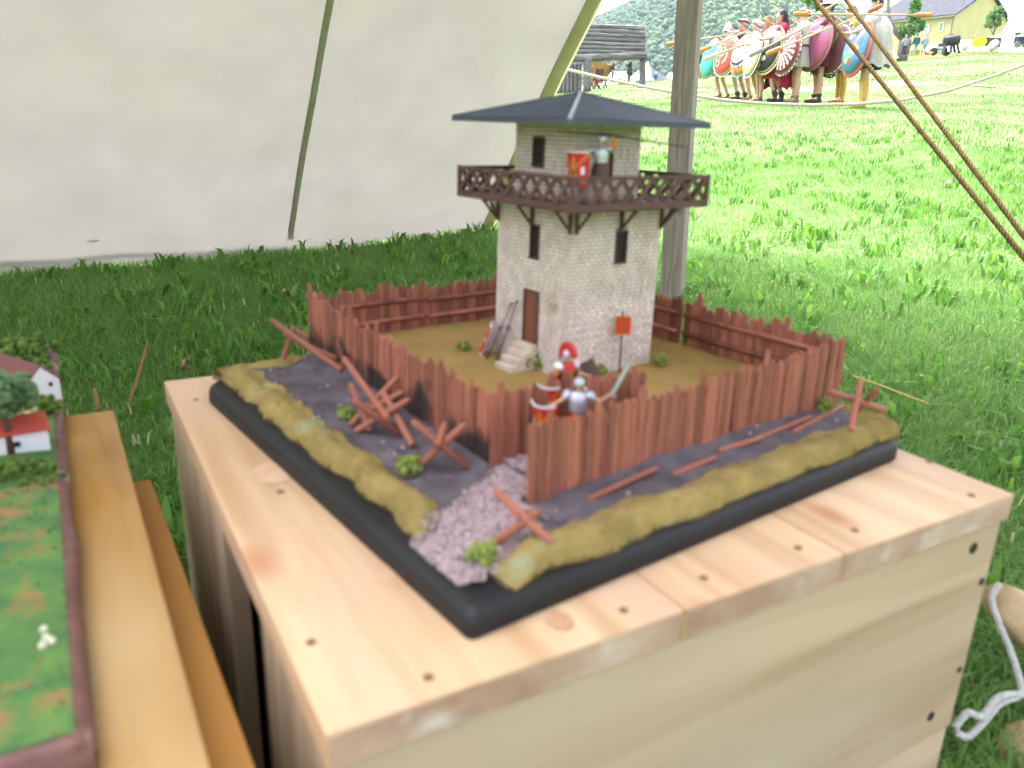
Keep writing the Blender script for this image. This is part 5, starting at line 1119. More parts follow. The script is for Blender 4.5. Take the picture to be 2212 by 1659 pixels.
LINE = [
 ('person in white pointed felt cap and teal skirt at the left end of the line', c1(225, 330), c1(270, 1530), PI + .05, 1.90, dict(pose={**crouch, **armsL, **armsR}, tunic=navy, skirt=tealc, hair=hb, hat='pilos', shoes=(sandal, .04), hem=.60)),
 ('person with grey hair, dark red headband and red cloak behind the red shield', c1(480, 290), c1(510, 1555), PI, 1.75, dict(pose={**stride, **armsL, **armsR}, tunic=mar, skirt=mar, hair=hg, band=mar, cloak=crim, cloak_z=1.05, shoes=(sh_dark, .10))),
 ('person with white hair and white tunic behind the grinning shield', c1(800, 300), c1(730, 1575), PI - .05, 1.75, dict(pose={**stride, **armsL, **armsR}, tunic=w_, skirt=ltb, hair=hw, shoes=(sandal, .03))),
 ('person with brown hair, yellow headband and red cloak behind the ivory shield', c1(1010, 262), c1(900, 1590), PI, 1.75, dict(pose={**armsL, **armsR}, tunic=bei, skirt=bei, hair=hb, band=hy, cloak=crim, cloak_z=1.1, shoes=(sandal, .03))),
 ('person with long dark hair in a crimson cloak down to the ankles', c1(1290, 150), c1(1120, 1590), PI + .1, 1.75, dict(pose={**stride, **armsL, **armsR}, tunic=crim, skirt=crim, hair=hk, hairstyle='long', cloak=crim, cloak_z=.28, shoes=(sh_dark, .14), hem=.45)),
 ('person with white headband and white tunic behind the maroon ray shield', c1(1570, 118), c1(1500, 1605), PI - .05, 1.75, dict(pose={**armsL, **armsR}, tunic=w_, skirt=gwh, hair=hb, band=w_, shoes=(sandal, .06), hem=.66)),
 ('person in brimmed cream hat and maroon fringed skirt behind the pink shield', c2(410, 105), c2(355, 1492), PI, 1.80, dict(pose={**armsL, **armsR}, tunic=mar, skirt=mar, hair=hb, hat='brim', shoes=(sh_dark, .08), fringe=mar)),
 ('person with orange headband and golden greaves behind the owl shield', c2(790, 205), c2(690, 1492), PI, 1.75, dict(pose={**armsL, **armsR}, tunic=hy, skirt=scar, hair=hb, band=hy, shoes=(gold, .44))),
 ('person with short dark hair, pale grey cloak and yellow boots at the line right end', c2(1095, 85), c2(1010, 1572), PI - .25, 1.75, dict(pose={**armsL}, tunic=gry, skirt=roy, hair=hk, cloak=gry, cloak_z=.66, shoes=(ybt, .40))),
]
ppl = []
for lb, tp_, ft_, yaw, base, kw in LINE: ppl.append(pers(lb, tp_, ft_, yaw, base=base, **kw))
SHL = [
 ('teal round shield at the left end of the line', 'teal', c1(92, 850), 660, 6.9125, .30, 0),
 ('brick red round shield with white scorpion outline', 'red', c1(362, 812), 690, 6.9125, .50, 1),
 ('white and orange round shield painted with a toothy grin', 'grin', c1(632, 808), 705, 6.9125, .42, 2),
 ('plain ivory round shield seen nearly edge on', 'cream', c1(806, 815), 715, 6.9125, .26, 3),
 ('black round shield with white figure and cream rim', 'black', c1(1088, 712), 815, 6.9125, .47, 4),
 ('maroon round shield with white whirling rays', 'rays', c1(1388, 746), 785, 6.9125, .46, 5),
 ('plain pink round shield', 'pink', c2(345, 650), 755, 5.925, .50, 6),
 ('plum round shield with tan owl and toothed black and white rim', 'owl', c2(662, 722), 790, 5.925, .49, 7),
 ('blue and teal patterned round shield with red rim', 'blue', c2(962, 712), 795, 5.925, .36, 8)]
for lb, key, (u, v), hp, sc_, ratio, i in SHL:
    d = (min(ppl[6][1], ppl[7][1]) if i == 7 else ppl[i][1]) - .45; P = at(u, v, d); aspis(lb, key, P, hp / sc_ * .8848 / FPX * d / 2 * .98, min(.62, ratio + .09))
# spears with padded tips
M_shaft = pmat('spear_shaft', (.50, .38, .24)); M_foam = pmat('orange_foam', (.52, .22, .05)); M_gtip = pmat('grey_tip', (.30, .28, .26)); M_rtip = pmat('rust_foam', (.50, .13, .04))
def spear(label, p, q, tipm=None, tipn=None, r=.016, butt=None):
    P, Q = at(*p), at(*q); t = thing('spear', label, 'spear', P, 0, 'spears of the line'); L = Q - P; mb = MB(); mb.tube([L * .0, L], r, 7); mb.obj('shaft', M_shaft, t, True); u = L.normalized()
    for base, dr, m in ((Vector((0, 0, 0)), u, tipm), (L, -u, butt)):
        if m:
            mb = MB(); mb.tube([base - dr * .05, base - dr * .03, base + dr * .07, base + dr * .085, base + dr * .10, base + dr * .18, base + dr * .20], [.025, .040, .042, .035, .042, .040, .024], 9); mb.obj('tip', m, t, smooth=True)
D0 = lambda x, y: ((1350 + x / 3.687) * .8848, y / 3.687 * .8848)
D1 = lambda x, y: ((1900 + x / 3.687) * .8848, y / 3.687 * .8848)
spear('spear with orange padded tip just left of the tent post', (*D0(1040, 396), 15.6), (*D0(1640, 305), 15.2), M_foam)
spear('spear with orange tip at the right edge of the tent post', (*D0(1335, 456), 15.0), (*D0(1750, 280), 14.8), M_foam)
spear('thick pale spear crossing the teal and red shields', (*D0(1385, 523), 14.6), (*D0(1655, 428), 14.5), M_white, r=.022)
spear('level spear crossing between the two left headbands', (*D0(1590, 298), 15.6), (*D0(1930, 306), 15.5), M_gtip)
spear('spear with dark grey tip in front of the black shield', (*D0(1790, 492), 13.6), (*D0(2330, 215), 13.4), M_gtip)
spear('spear with orange tip lowered across the ray and pink shields', (*D0(1945, 478), 13.0), (*D1(520, 225), 12.8), M_foam)
spear('level spear with orange pads on both ends above the heads', (*D1(165, 126), 13.2), (*D1(1355, 136), 12.9), M_foam, butt=M_foam)
spear('slanting spear rising behind the brimmed hat', (*D1(235, 195), 14.6), (*D1(640, -40), 14.4))
spear('spear with rust red pad behind the rightmost head', (*D1(915, 58), 13.6), (*D1(520, 240), 13.8), M_rtip)

# ================================================================== LOG PLATFORM
M_log = mat('grey_log', (.20, .195, .195), (.07, .068, .068), scale=5, rough=.9, stretch=(.25, 3, 3), bump=.5, bdist=.02, c3=(.34, .34, .35), s3=3, r3=(.55, .7), rand=.15)
M_logz = mat('grey_log_upright', (.20, .195, .195), (.09, .087, .085), scale=5, rough=.9, stretch=(3, 3, .25), bump=.5, bdist=.02, rand=.15)
pL = hit(1264, 198); dL = dep(pL) ; pR = at(1388, 187, dL + 1.2)
lp = thing('log_platform', 'raised grey log platform with stacked log wall seen beyond the tent edge', 'log structure', pL)
px_ = dL / FPX
def lat(u, v, dd=0.0): return at(u, v, dL + dd) - pL
def logbar(nm, p, q, r, m, j=.06):
    d = q - p; L = d.length; mb = MB(); mb.tube([(x * L, j * r * mnoise.noise(Vector((x * 7, p.z, 1))), j * r * mnoise.noise(Vector((x * 7, p.z, 4)))) for x in np.linspace(0, 1, 9)], [r * (1 + .12 * mnoise.noise(Vector((x * 5, p.z * 3, 8)))) for x in np.linspace(0, 1, 9)], 9)
    o = mb.obj(nm, m, lp, True); o.location = p; o.rotation_euler = d.to_track_quat('X', 'Z').to_euler(); return o
for k in range(7):
    v = 56 + k * 9.4 - (0 if k else 0); logbar('log', lat(1225, v - 2, -1.2 if 0 else 0), lat(1392 + (k % 2), v + 5 - k * .3, 1.2), 5.0 * px_, M_log)
logbar('beam', lat(1210, 128, -.3), lat(1394, 120, 1.0), 8.0 * px_, M_log, .02)
for nm, a, b, r in (('post', (1268, 200), (1270, 122), 8.5), ('post', (1387, 189), (1388, 122), 7.5)): logbar(nm, lat(a[0], a[1], 0 if a[0] < 1300 else 1.2), lat(b[0], b[1], 0 if a[0] < 1300 else 1.2), r * px_, M_logz)
for k in range(7): logbar('palisade_log', lat(1200 + k * 8.6, 204 - k * .3, 1.2), lat(1200 + k * 8.6, 134 + (k % 3), 1.2), 4.6 * px_, M_logz)

# ================================================================== CAMP UNDER AND BESIDE THE PLATFORM
def cloth_tent(name, label, pts, faces, m, cat='tent', poles=(), group=None):
    P = [at(*p) for p in pts]; t = thing(name, label, cat, P[0], 0, group); mb = MB(); mb.add([p - P[0] for p in P], faces); me = mb.mesh('canvas', m); o = link('canvas', me, t)
    so = o.modifiers.new('thick', 'SOLIDIFY'); so.thickness = .02
    for a, b in poles: mb = MB(); mb.tube([at(*a) - P[0], at(*b) - P[0]], .03, 6); mb.obj('pole', M_shaft, t)
    return t
wht = mat('tent_white', (.72, .71, .68), (.64, .63, .6), scale=2, rough=.9); tan = mat('tent_tan', (.60, .44, .27), (.5, .36, .21), scale=2, rough=.9); ora = mat('tent_ochre', (.42, .24, .09), (.34, .18, .07), scale=2, rough=.9); dkg = mat('tent_dark', (.055, .065, .07), (.04, .045, .05), scale=2, rough=.9)
dc_ = 46
cloth_tent('tent', 'ochre fly tent behind the left post of the log platform', [(1277, 128, dc_ - 2), (1328, 145, dc_), (1300, 180, dc_), (1275, 184, dc_ - 2)], [(0, 1, 2, 3)], ora)
cloth_tent('tent', 'low white wedge tent under the log platform', [(1308, 154, dc_ + 2), (1352, 154, dc_ + 5), (1382, 188, dc_ + 3), (1285, 193, dc_), (1330, 184, dc_ + 8)], [(0, 1, 2, 3), (0, 1, 4)], wht)
cloth_tent('tent', 'white steep tent between the dark coated person and the right post', [(1400, 132, 58), (1358, 172, 56), (1404, 174, 55), (1412, 168, 60)], [(0, 1, 2), (0, 2, 3)], wht)
cloth_tent('tent', 'dark grey sagging tent right of the log platform', [(1408, 146, 60), (1424, 166, 58), (1448, 176, 57), (1397, 178, 57), (1395, 160, 62), (1446, 170, 63)], [(0, 1, 2, 3), (0, 1, 5, 4), (1, 2, 5)], dkg, poles=(((1407, 143, 60), (1407, 182, 59.6)),))
cloth_tent('tent', 'pale low tent left of the tent post', [(1445, 158, 66), (1472, 157, 68), (1480, 171, 66), (1436, 171, 63), (1462, 172, 72)], [(0, 1, 2, 3), (0, 3, 4)], wht)
cloth_tent('tent', 'white tent peak behind the ochre fly', [(1300, 150, 62), (1284, 172, 60), (1330, 172, 60)], [(0, 1, 2)], wht)
def bystander(label, top, foot, yaw, group, **kw):
    d = kw.pop('d', None)
    P = at(foot[0], foot[1], d) if d else hit(*foot); dd_ = dep(P); r = thing('person', label, 'person', P, yaw, group, scale=(foot[1] - top[1]) / FPX * dd_ / 1.75); figure(r, fingers=False, **kw); return r
cam_g = 'people in the camp behind'
vest = CL('vest', (.16, .07, .07)); dkc = CL('dark_coat', (.06, .055, .05)); trou = CL('dark_trousers', (.04, .04, .045)); khk = CL('khaki', (.38, .33, .25)); blu = CL('blue_shirt', (.07, .16, .33)); tealsw = CL('teal_sweater', (.02, .15, .18)); pbl = CL('pale_blue_top', (.36, .47, .56)); brn = CL('brown_jacket', (.17, .13, .10)); ghd = CL('grey_hoodie', (.33, .35, .38)); dgr_ = CL('dark_green', (.06, .08, .07))
bystander('person in maroon vest and white shirt standing under the log platform', (1323, 130), (1322, 178), 0, cam_g, d=46, tunic=vest, legs=khk, hair=hg, sleeves='long', shoes=(sh_dark, .08))
bystander('person in long dark coat holding something under the log platform', (1354, 128), (1358, 181), PI, cam_g, d=44, tunic=dkc, skirt=dkc, legs=trou, hair=hb, sleeves='long', shoes=(sh_dark, .1), pose=armsL)
bystander('person in blue shirt and white hat by the dark tent', (1416, 158), (1415, 182), PI / 2, cam_g, d=56, tunic=blu, legs=blu, hair=hw, hat='brim', sleeves='long')
bystander('person in dark jacket and khaki trousers half hidden by the tent post', (1471, 112), (1474, 170), PI / 2, cam_g, tunic=dgr_, legs=khk, hair=hb, sleeves='long', shoes=(sh_dark, .08))
bystander('person in dark jacket just right of the tent post behind the teal shield', (1516, 112), (1516, 170), PI / 2, cam_g, tunic=dgr_, legs=khk, hair=hk, sleeves='long', shoes=(sh_dark, .08))
def chair(label, u, v, d, s, m, yaw=0, group='camp chairs'):
    t = thing('folding_chair', label, 'chair', at(u, v, d), yaw, group, scale=s)
    for y in (-.25, .25):
        for a, b in (((-.25, y, 0), (.25, y, .55)), ((.25, y, 0), (-.25, y, .55))): mb = MB(); mb.bar(a, b, .04); mb.obj('leg', m, t)
    mb = MB(); mb.box((0, 0, .42), (.5, .5, .03)); mb.obj('seat', m, t); mb = MB(); mb.box((-.25, 0, .78), (.03, .5, .35)); mb.obj('backrest', m, t); return t
redw = pmat('chair_red', (.24, .06, .06)); drk = pmat('chair_dark', (.09, .05, .045))
chair('red folding chair beside the left post of the log platform', 1282, 193, dL + 5, 1.0, redw, .5); chair('dark crossed folding chair right of the red one', 1298, 192, dL + 5, .9, drk, 1.0)
def woodbox(label, u, v, d, s, m, name='wooden_box', cat='box', group='boxes in the camp'):
    t = thing(name, label, cat, at(u, v, d), .4, group); w = s
    mb = MB(); mb.box((0, 0, w * .25), (w, w * .7, w * .5)); mb.obj('body', m, t); mb = MB(); mb.box((0, 0, w * .52), (w * 1.06, w * .76, w * .05)); mb.obj('lid', m, t)
    for k in (-1, 1): mb = MB(); mb.box((k * w * .35, -w * .36, w * .25), (w * .08, w * .03, w * .5)); mb.obj('batten', m, t)
    return t
bxm = pmat('box_wood', (.55, .33, .15)); woodbox('pale slatted wooden box under the log platform', 1334, 178, 45, .38, bxm); woodbox('low orange wooden box at the feet of the dark coated person', 1344, 182, 43, .42, pmat('box_orange', (.60, .25, .07)))
mb = MB(); mb.lathe([(.3, 0), (.36, .1), (.34, .28), (.2, .42), (.001, .45)], n=14); tag(mb.obj('bundle', gry, smooth=True, loc=at(1402, 184, 48)), 'pale cloth bundle by the right post of the log platform', 'bundle')

# ================================================================== HILLTOP ON THE RIGHT: HOUSE, TREES, BYSTANDERS
dh = 80
M_yel = mat('house_yellow', (.60, .53, .26), (.55, .48, .23), scale=.6, rough=.8); M_hroof = mat('house_shingle', (.062, .065, .08), (.04, .043, .054), scale=4, rough=.95, c3=(.085, .088, .10), s3=2); M_trim = pmat('house_trim', (.70, .70, .66)); M_glass = mat('house_glass', (.03, .04, .045), rough=.15, spec=.6)
Pc = at(2063, 31, dh); hs_ = thing('house', 'two storey yellow clapboard house with grey shingle roof on the rise', 'house', (Pc.x, Pc.y, Pc.z - 7.5))

vr = Vector((.85, .527, 0)).normalized(); vl = Vector((-vr.y, vr.x, 0)); Wg = 10.2; Lh = 9.5; EH = 7.5
O_ = Vector((0, 0, 0)); rise = 2.75
def hq(a, b, z): return vl * a + vr * b + Vector((0, 0, z))
mb = MB(); mb.add([hq(0, 0, 0), hq(Lh, 0, 0), hq(Lh, Wg, 0), hq(0, Wg, 0), hq(0, 0, EH), hq(Lh, 0, EH), hq(Lh, Wg, EH), hq(0, Wg, EH), hq(0, Wg / 2, EH + rise), hq(Lh, Wg / 2, EH + rise)], [(0, 1, 5, 4), (1, 2, 6, 9, 5), (2, 3, 7, 6), (3, 0, 4, 8, 7)]); mb.obj('wall', M_yel, hs_)
mb = MB(); nl_ = -Vector((vl.y, -vl.x, 0)); nl_ = nl_ if nl_.dot(EYE - Pc) > 0 else -nl_
for k in range(1, 34): mb.add([hq(0.02, 0, k * .22) + nl_ * .015, hq(Lh, 0, k * .22) + nl_ * .015, hq(Lh, 0, k * .22 - .03) + nl_ * .002, hq(.02, 0, k * .22 - .03) + nl_ * .002], [(0, 1, 2, 3)])
tag(mb.obj('clapboards', M_yel, hs_), kind='stuff')
mb = MB(); ov = .35; sl_ = rise / (Wg / 2)
for sgn in (0, 1):
    e0 = -ov if sgn == 0 else Wg + ov; z0_ = EH - ov * sl_ + .06; top_ = Wg / 2; A4 = [hq(-ov, e0, z0_), hq(Lh + ov, e0, z0_), hq(Lh + ov, top_, EH + rise + .06), hq(-ov, top_, EH + rise + .06)]; mb.add(A4 + [p + Vector((0, 0, .14)) for p in A4], [(0, 1, 2, 3), (4, 5, 6, 7), (0, 1, 5, 4), (0, 3, 7, 4), (1, 2, 6, 5)])
mb.obj('roof', M_hroof, hs_)
mb = MB(); mb.bar(hq(-ov, -ov - .06, EH - ov * sl_ + .02), hq(Lh + ov, -ov - .06, EH - ov * sl_ + .02), .13); mb.bar(hq(.05, -.08, EH - .2), hq(.05, -.08, 0), .09); mb.obj('gutter', pmat('gutter', (.30, .29, .24)), hs_)
def hwin(u0, v0, u1, v1, glass):
    n = nl_; 
    def onw(u, v): k = ray(u, v); t = (Pc - EYE).dot(n) / k.dot(n); return EYE + k * t - Vector((Pc.x, Pc.y, Pc.z - EH))
    a = onw((u0 + u1) / 2, (v0 + v1) / 2); w = abs((onw(u1, v0) - onw(u0, v0)).dot(vl)); hh = abs(onw(u0, v1).z - onw(u0, v0).z); R = Matrix((n.cross(Vector((0, 0, 1))), n, Vector((0, 0, 1)))).transposed().to_euler()
    mb = MB(); mb.box((0, .02, 0), (w, .05, hh)); o = mb.obj('window', glass, hs_, loc=a, rot=R)
    mb = MB(); f = .13
    for s in (-1, 1): mb.box((s * (w / 2 + f / 2 - .04), .05, 0), (f, .09, hh + f)); mb.box((0, .05, s * (hh / 2 + f / 2 - .04)), (w - .1, .088, f))
    mb.box((0, .05, 0), (w - .08, .05, .05))
    for s in (-1, 0, 1): mb.box((s * w * .25, .05, 0), (.03, .045, hh))
    mb.obj('frame', M_trim, o)
hwin(*D1(1208, 240), *D1(1240, 308), M_glass); hwin(*D1(1322, 222), *D1(1358, 296), mat('house_glass_pale', (.42, .52, .52), rough=.2)); hwin(*D1(1452, 205), *D1(1486, 278), M_glass); hwin(*D1(1428, 382), *D1(1456, 420), M_glass)
# trees
M_bark = mat('bark', (.24, .21, .20), (.13, .115, .11), scale=3, rough=.95, stretch=(3, 3, .5), bump=.8, bdist=.05)
M_leaf = attrmat('spring_leaf', [(0, (.05, .13, .03)), (.5, (.10, .22, .05)), (1, (.20, .34, .09))], rough=.6, transl=.4)
def leaves(parent, cl, n, size, seed, nm='foliage'):
    rs = np.random.RandomState(seed); Vs, Fs, Ts = [], [], []
    for k in range(n):
        c, r = cl[rs.randint(len(cl))]; d = rs.normal(size=3); d /= np.linalg.norm(d); p = np.array(c) + d * np.array(r) * rs.uniform(.2, 1) ** .5; a, b = rs.normal(size=3), rs.normal(size=3); a /= np.linalg.norm(a); b -= a * a.dot(b); b /= np.linalg.norm(b); s = size * rs.uniform(.6, 1.3)
        Vs.append(np.array([p - a * s, p + b * s * .55, p + a * s, p - b * s * .55])); Fs.append(np.arange(4)[None] + 4 * k); Ts.append(np.full(4, rs.uniform()))
    o = link(nm, npmesh(nm, np.vstack(Vs), np.vstack(Fs), M_leaf, np.concatenate(Ts)), parent); return tag(o, kind='stuff')
def tree(label, base, d, limbs, cls, n, size, seed):
    B = at(base[0], base[1], d); t = thing('tree', label, 'tree', B); first = True; px = d / FPX
    for L in limbs:
        pts = [at(u, v, d + (q[0] if q else 0)) - B for u, v, w, *q in L]; mb = MB(); mb.tube(pts, [w * px / 2 for u, v, w, *q in L], 9); mb.obj('trunk' if first else 'limb', M_bark, t, True); first = False
    leaves(t, [((at(u, v, d + dd) - B)[:], (r * px, r * px * 1.4, ry * px)) for u, v, r, ry, dd in cls], n, size, seed); return t
tree('forked tree with ivy covered trunk left of the yellow house', (1950, 128), 62, [[(1948, 132, 22), (1952, 95, 22), (1962, 70, 19), (1972, 40, 16), (1982, 0, 14), (1990, -60, 11)], [(1955, 88, 15), (1938, 72, 12), (1922, 48, 9), (1918, 15, 8), (1920, -10, 7), (1918, -70, 5)], [(1918, 22, 3), (1908, 24, 2), (1899, 28, 1.2)], [(1980, 5, 6), (1998, -30, 4), (2010, -60, 3)]],
     [(1962, 62, 20, 14, -1), (1972, 42, 13, 22, -1), (1978, 12, 10, 18, -1), (1945, 66, 12, 8, 0), (1985, 55, 12, 14, -.5), (1985, -40, 30, 25, 0)], 1500, .16, 5)
tree('small young tree with light green crown in front of the gable', (2142, 106), 60, [[(2142, 112, 3.2), (2144, 88, 3), (2147, 70, 2.6), (2150, 40, 1.8), (2154, 18, 1)], [(2146, 76, 2), (2138, 58, 1.4), (2134, 44, .8)], [(2147, 70, 2), (2157, 54, 1.4), (2162, 40, .8)]], [(2148, 35, 12, 14, 0), (2155, 22, 10, 11, 0), (2140, 52, 10, 10, 0), (2152, 48, 12, 10, 0), (2160, 32, 8, 8, 0), (2142, 40, 9, 10, 0)], 420, .16, 6)
tree('tree trunk rising behind the brimmed hat with sparse pale leaves', (1782, 178), 40, [[(1782, 178, 30), (1785, 90, 27), (1787, 20, 25), (1790, -40, 24), (1796, -120, 22)], [(1787, 10, 8), (1770, 0, 5), (1755, -16, 4)]], [(1755, 5, 14, 9, 0), (1742, -4, 12, 9, 0), (1768, 16, 8, 6, 0), (1800, -40, 40, 25, 0)], 420, .10, 7)
# bystanders by the tree
hill_g = 'bystanders by the tree on the rise'
bystander('person in grey hooded top leftmost of the group by the tree', D1(1130, 330), D1(1125, 505), PI / 2, hill_g, d=59, tunic=ghd, legs=trou, hair=hg, sleeves='long', cloak=None)
bystander('person in brown jacket second in the group by the tree', D1(1175, 338), D1(1160, 502), 0, hill_g, d=60, tunic=brn, legs=CL('brown_trousers', (.15, .12, .09)), hair=hb, sleeves='long')
bystander('person in teal sweater and pale trousers by the tree', D1(1235, 318), D1(1222, 505), PI / 2, hill_g, d=58, tunic=tealsw, legs=CL('pale_trousers', (.52, .48, .44)), hair=hb, sleeves='long')
bystander('person in pale blue hooded top rightmost of the group by the tree', D1(1312, 318), D1(1300, 500), PI / 2, hill_g, d=58, tunic=pbl, legs=CL('stone_trousers', (.46, .43, .40)), hair=hg, sleeves='long')
cloth_tent('tent', 'small tan wedge tent left of the forked tree', [(*D1(1000, 415), 62), (*D1(925, 445), 66), (*D1(915, 525), 62), (*D1(1085, 520), 58), (*D1(1010, 515), 68)], [(0, 1, 2, 3), (0, 3, 4)], tan)
# smoker grill
g = thing('grill', 'black barrel grill with raised lid on tall splayed legs', 'grill', at(*D1(1560, 478), 56), .15); s = 56 / FPX
def gq(x, y, dd=0): p = at(*D1(x, y), 56 + dd) - at(*D1(1560, 478), 56); return p
M_iron = pmat('grill_black', (.025, .026, .03), rough=.4)
for a, b in (((1515, 375), (1478, 485)), ((1605, 375), (1630, 478)), ((1560, 375), (1552, 470)), ((1575, 375), (1590, 470))): mb = MB(); mb.bar(gq(*a), gq(*b), .13); o = mb.obj('leg', M_iron, g); o.rotation_euler = (0, 0, -.15)
mb = MB(); c0_, c1_ = gq(1500, 372), gq(1622, 358); ax_ = (c1_ - c0_); mb.tube([c0_, c0_.lerp(c1_, .02), c0_.lerp(c1_, .98), c1_], [.2, .34, .34, .2], 14); o = mb.obj('barrel', M_iron, g, True); o.rotation_euler = (0, 0, -.15)
mb = MB(); lidp = [gq(1488, 380), gq(1512, 318), gq(1583, 306), gq(1566, 350), gq(1560, 376)]; mb.loft([[p + Vector((0, dy, 0)) for p in lidp] for dy in (.05, .3)], cap=True); o = mb.obj('lid', M_iron, g); o.rotation_euler = (0, 0, -.15)
mb = MB(); mb.bar(gq(1490, 362), gq(1625, 345), .3, .05); o = mb.obj('side_shelf', M_iron, g); o.rotation_euler = (0, 0, -.15)
# white car glimpsed over the crest
def D2(x, y): return ((2100 + x / 5.53) * .8848, y / 5.53 * .8848)
dcar = 66; cb = at(*D2(1010, 720), dcar); car = thing('parked_car', 'white parked car half hidden behind the crest below the house', 'car', cb, 0)
u_ = dcar / FPX * .8848 / 5.53
mb = MB(); prof = [(-130, 0), (-130, 45), (-110, 60), (-60, 68), (-30, 120), (60, 122), (100, 70), (130, 55), (132, 0)]
mb.loft([[(x * u_, y, z * u_) for x, z in prof] for y in (-.8, .8)], closed=True, cap=True); mb.obj('body', pmat('car_white', (.72, .73, .74), rough=.25), car, bevel=.04)
mb = MB(); mb.box((10 * u_, 0, 92 * u_), (95 * u_, 1.62, 36 * u_)); mb.obj('window', M_glass, car)
mb = MB(); mb.box((0, -.82, 40 * u_), (255 * u_, .05, 9 * u_)); mb.obj('trim', M_iron, car)
for s in (-1, 1):
    mb = MB(); mb.lathe([(.001, -.1), (.3, -.1), (.32, 0), (.3, .1), (.001, .1)], n=16, cap=False); mb.obj('wheel', pmat('tyre', (.03, .03, .03)), car, loc=(s * 85 * u_, -.78, .05), rot=(PI / 2, 0, 0))
for (x0_, y0_, x1_, y1_, c, lb) in ((655, 690, 730, 755, (.72, .72, .70), 'white bucket at the feet of the person in teal'), (752, 680, 795, 745, (.62, .45, .10), 'yellow bucket between the two right bystanders'), (1380, 640, 1440, 690, (.62, .72, .74), 'pale blue cooler beside the grill')):
    w = (x1_ - x0_) * 57 / FPX * .16; hh = (y1_ - y0_) * 57 / FPX * .16; mb = MB(); mb.lathe([(w * .42, 0), (w * .5, hh), (w * .52, hh), (w * .46, hh * .97), (w * .001, hh * .9)], n=14); tag(mb.obj('bucket' if 'bucket' in lb else 'cooler', pmat('plastic_%d' % x0_, c), loc=at(*D2((x0_ + x1_) / 2, y1_), 57), smooth=True), lb, 'bucket' if 'bucket' in lb else 'cooler')
kite = thing('pennant', 'red and yellow cloth pennant lying on the crest by the buckets', 'pennant', at(*D2(880, 745), 57)); k0 = at(*D2(880, 745), 57)
for c, pp, nm in (((.55, .05, .05), ((878, 745), (878, 690), (945, 738)), 'red_half'), ((.65, .50, .05), ((905, 690), (1000, 700), (948, 742)), 'yellow_half')):
    mb = MB(); a = [at(*D2(*p), 57) - k0 for p in pp]; b = [p + Vector((0, .06, 0)) for p in a]; mb.add(a + b, [(0, 1, 2), (5, 4, 3), (0, 1, 4, 3), (1, 2, 5, 4), (2, 0, 3, 5)]); mb.obj(nm, pmat(nm, c), kite)
# tan stall tent, yellow oval sign, disc, white pavilion, trolley
cloth_tent('tent', 'tan canvas stall behind the yellow oval sign', [(*D2(1440, 610), 60), (*D2(1500, 545), 62), (*D2(1680, 560), 62), (*D2(1735, 620), 60), (*D2(1730, 690), 58), (*D2(1430, 700), 58)], [(0, 1, 2, 3), (0, 3, 4, 5)], tan)
cloth_tent('tent', 'long low cream fly stretched behind the grill', [(*D2(1180, 585), 66), (*D2(1320, 535), 68), (*D2(1520, 545), 68), (*D2(1500, 700), 64), (*D2(1180, 700), 64)], [(0, 1, 2, 3, 4)], mat('tent_cream', (.66, .52, .40), rough=.9))
cloth_tent('tent', 'cream fly with dark hem behind the young tree', [(*D2(1700, 535), 64), (*D2(1800, 480), 66), (*D2(1880, 470), 66), (*D2(1870, 540), 63)], [(0, 1, 2, 3)], mat('tent_cream', (.66, .52, .40), rough=.9))
bystander('person sitting behind the yellow oval sign, only head showing', D2(1515, 490), D2(1515, 720), PI / 2, 'people behind the signs', d=62, tunic=brn, legs=trou, hair=hg)
dS = 56; sp = at(*D2(1610, 565), dS); us = dS / FPX * .16
sgn_ = thing('oval_sign', 'yellow oval sign with three lines of dark handwriting', 'sign', sp, -.1); mb = MB()
el = [(95 * us * math.cos(t), 66 * us * math.sin(t)) for t in [2 * PI * k / 36 for k in range(36)]]; ro_ = .12
mb.loft([[(x * math.cos(ro_) - z * math.sin(ro_), y, x * math.sin(ro_) + z * math.cos(ro_)) for x, z in el] for y in (-.03, .03)], cap=True); mb.obj('board', pmat('sign_yellow', (.80, .70, .06)), sgn_)
mb = MB()                                                     # illegible handwriting, as in the photograph
for r, (x0_, x1_) in enumerate(((-50, 52), (-50, 50), (-55, 20))):
    pr_ = None
    for k in range(19):
        x = (x0_ + (x1_ - x0_) * k / 18) * us; z = (28 - r * 29 + 7 * math.sin(k * 2.4 + r) * (0 if k in (6, 7) else 1)) * us; p = Vector((x * math.cos(ro_) - z * math.sin(ro_), -.036, x * math.sin(ro_) + z * math.cos(ro_)))
        if pr_ is not None and k not in (7, 13): mb.bar(pr_, p, 3.0 * us, .008)
        pr_ = p
mb.box((40 * us, -.036, -30 * us), (9 * us, .008, 16 * us)); mb.obj('lettering', pmat('sign_ink', (.16, .14, .03)), sgn_)
for s in (-1, 1): mb = MB(); mb.bar((s * 40 * us, .05, -50 * us), (s * 46 * us, .1, -125 * us), .06); mb.obj('leg', M_shaft, sgn_)
SHD['disc'] = (lambda x, y, r, t: 1 if (x + .0) ** 2 + (y - .02) ** 2 < .06 else 0, [pmat('disc_lilac', (.33, .33, .44)), pmat('disc_white', (.74, .75, .76))])
ob = aspis('lilac grey round shield with white centre leaning by the white pavilion', 'disc', at(*D2(1800, 605), 58), 76 * us, .86, up=.35)
mb = MB(); mb.box((0, 0, 0), (1.15, .5, .65)); tag(mb.obj('dark_box', pmat('box_dark', (.06, .05, .05)), loc=at(*D2(1775, 575), 60), bevel=.03), 'dark box standing behind the lilac shield', 'box')
dP = 64
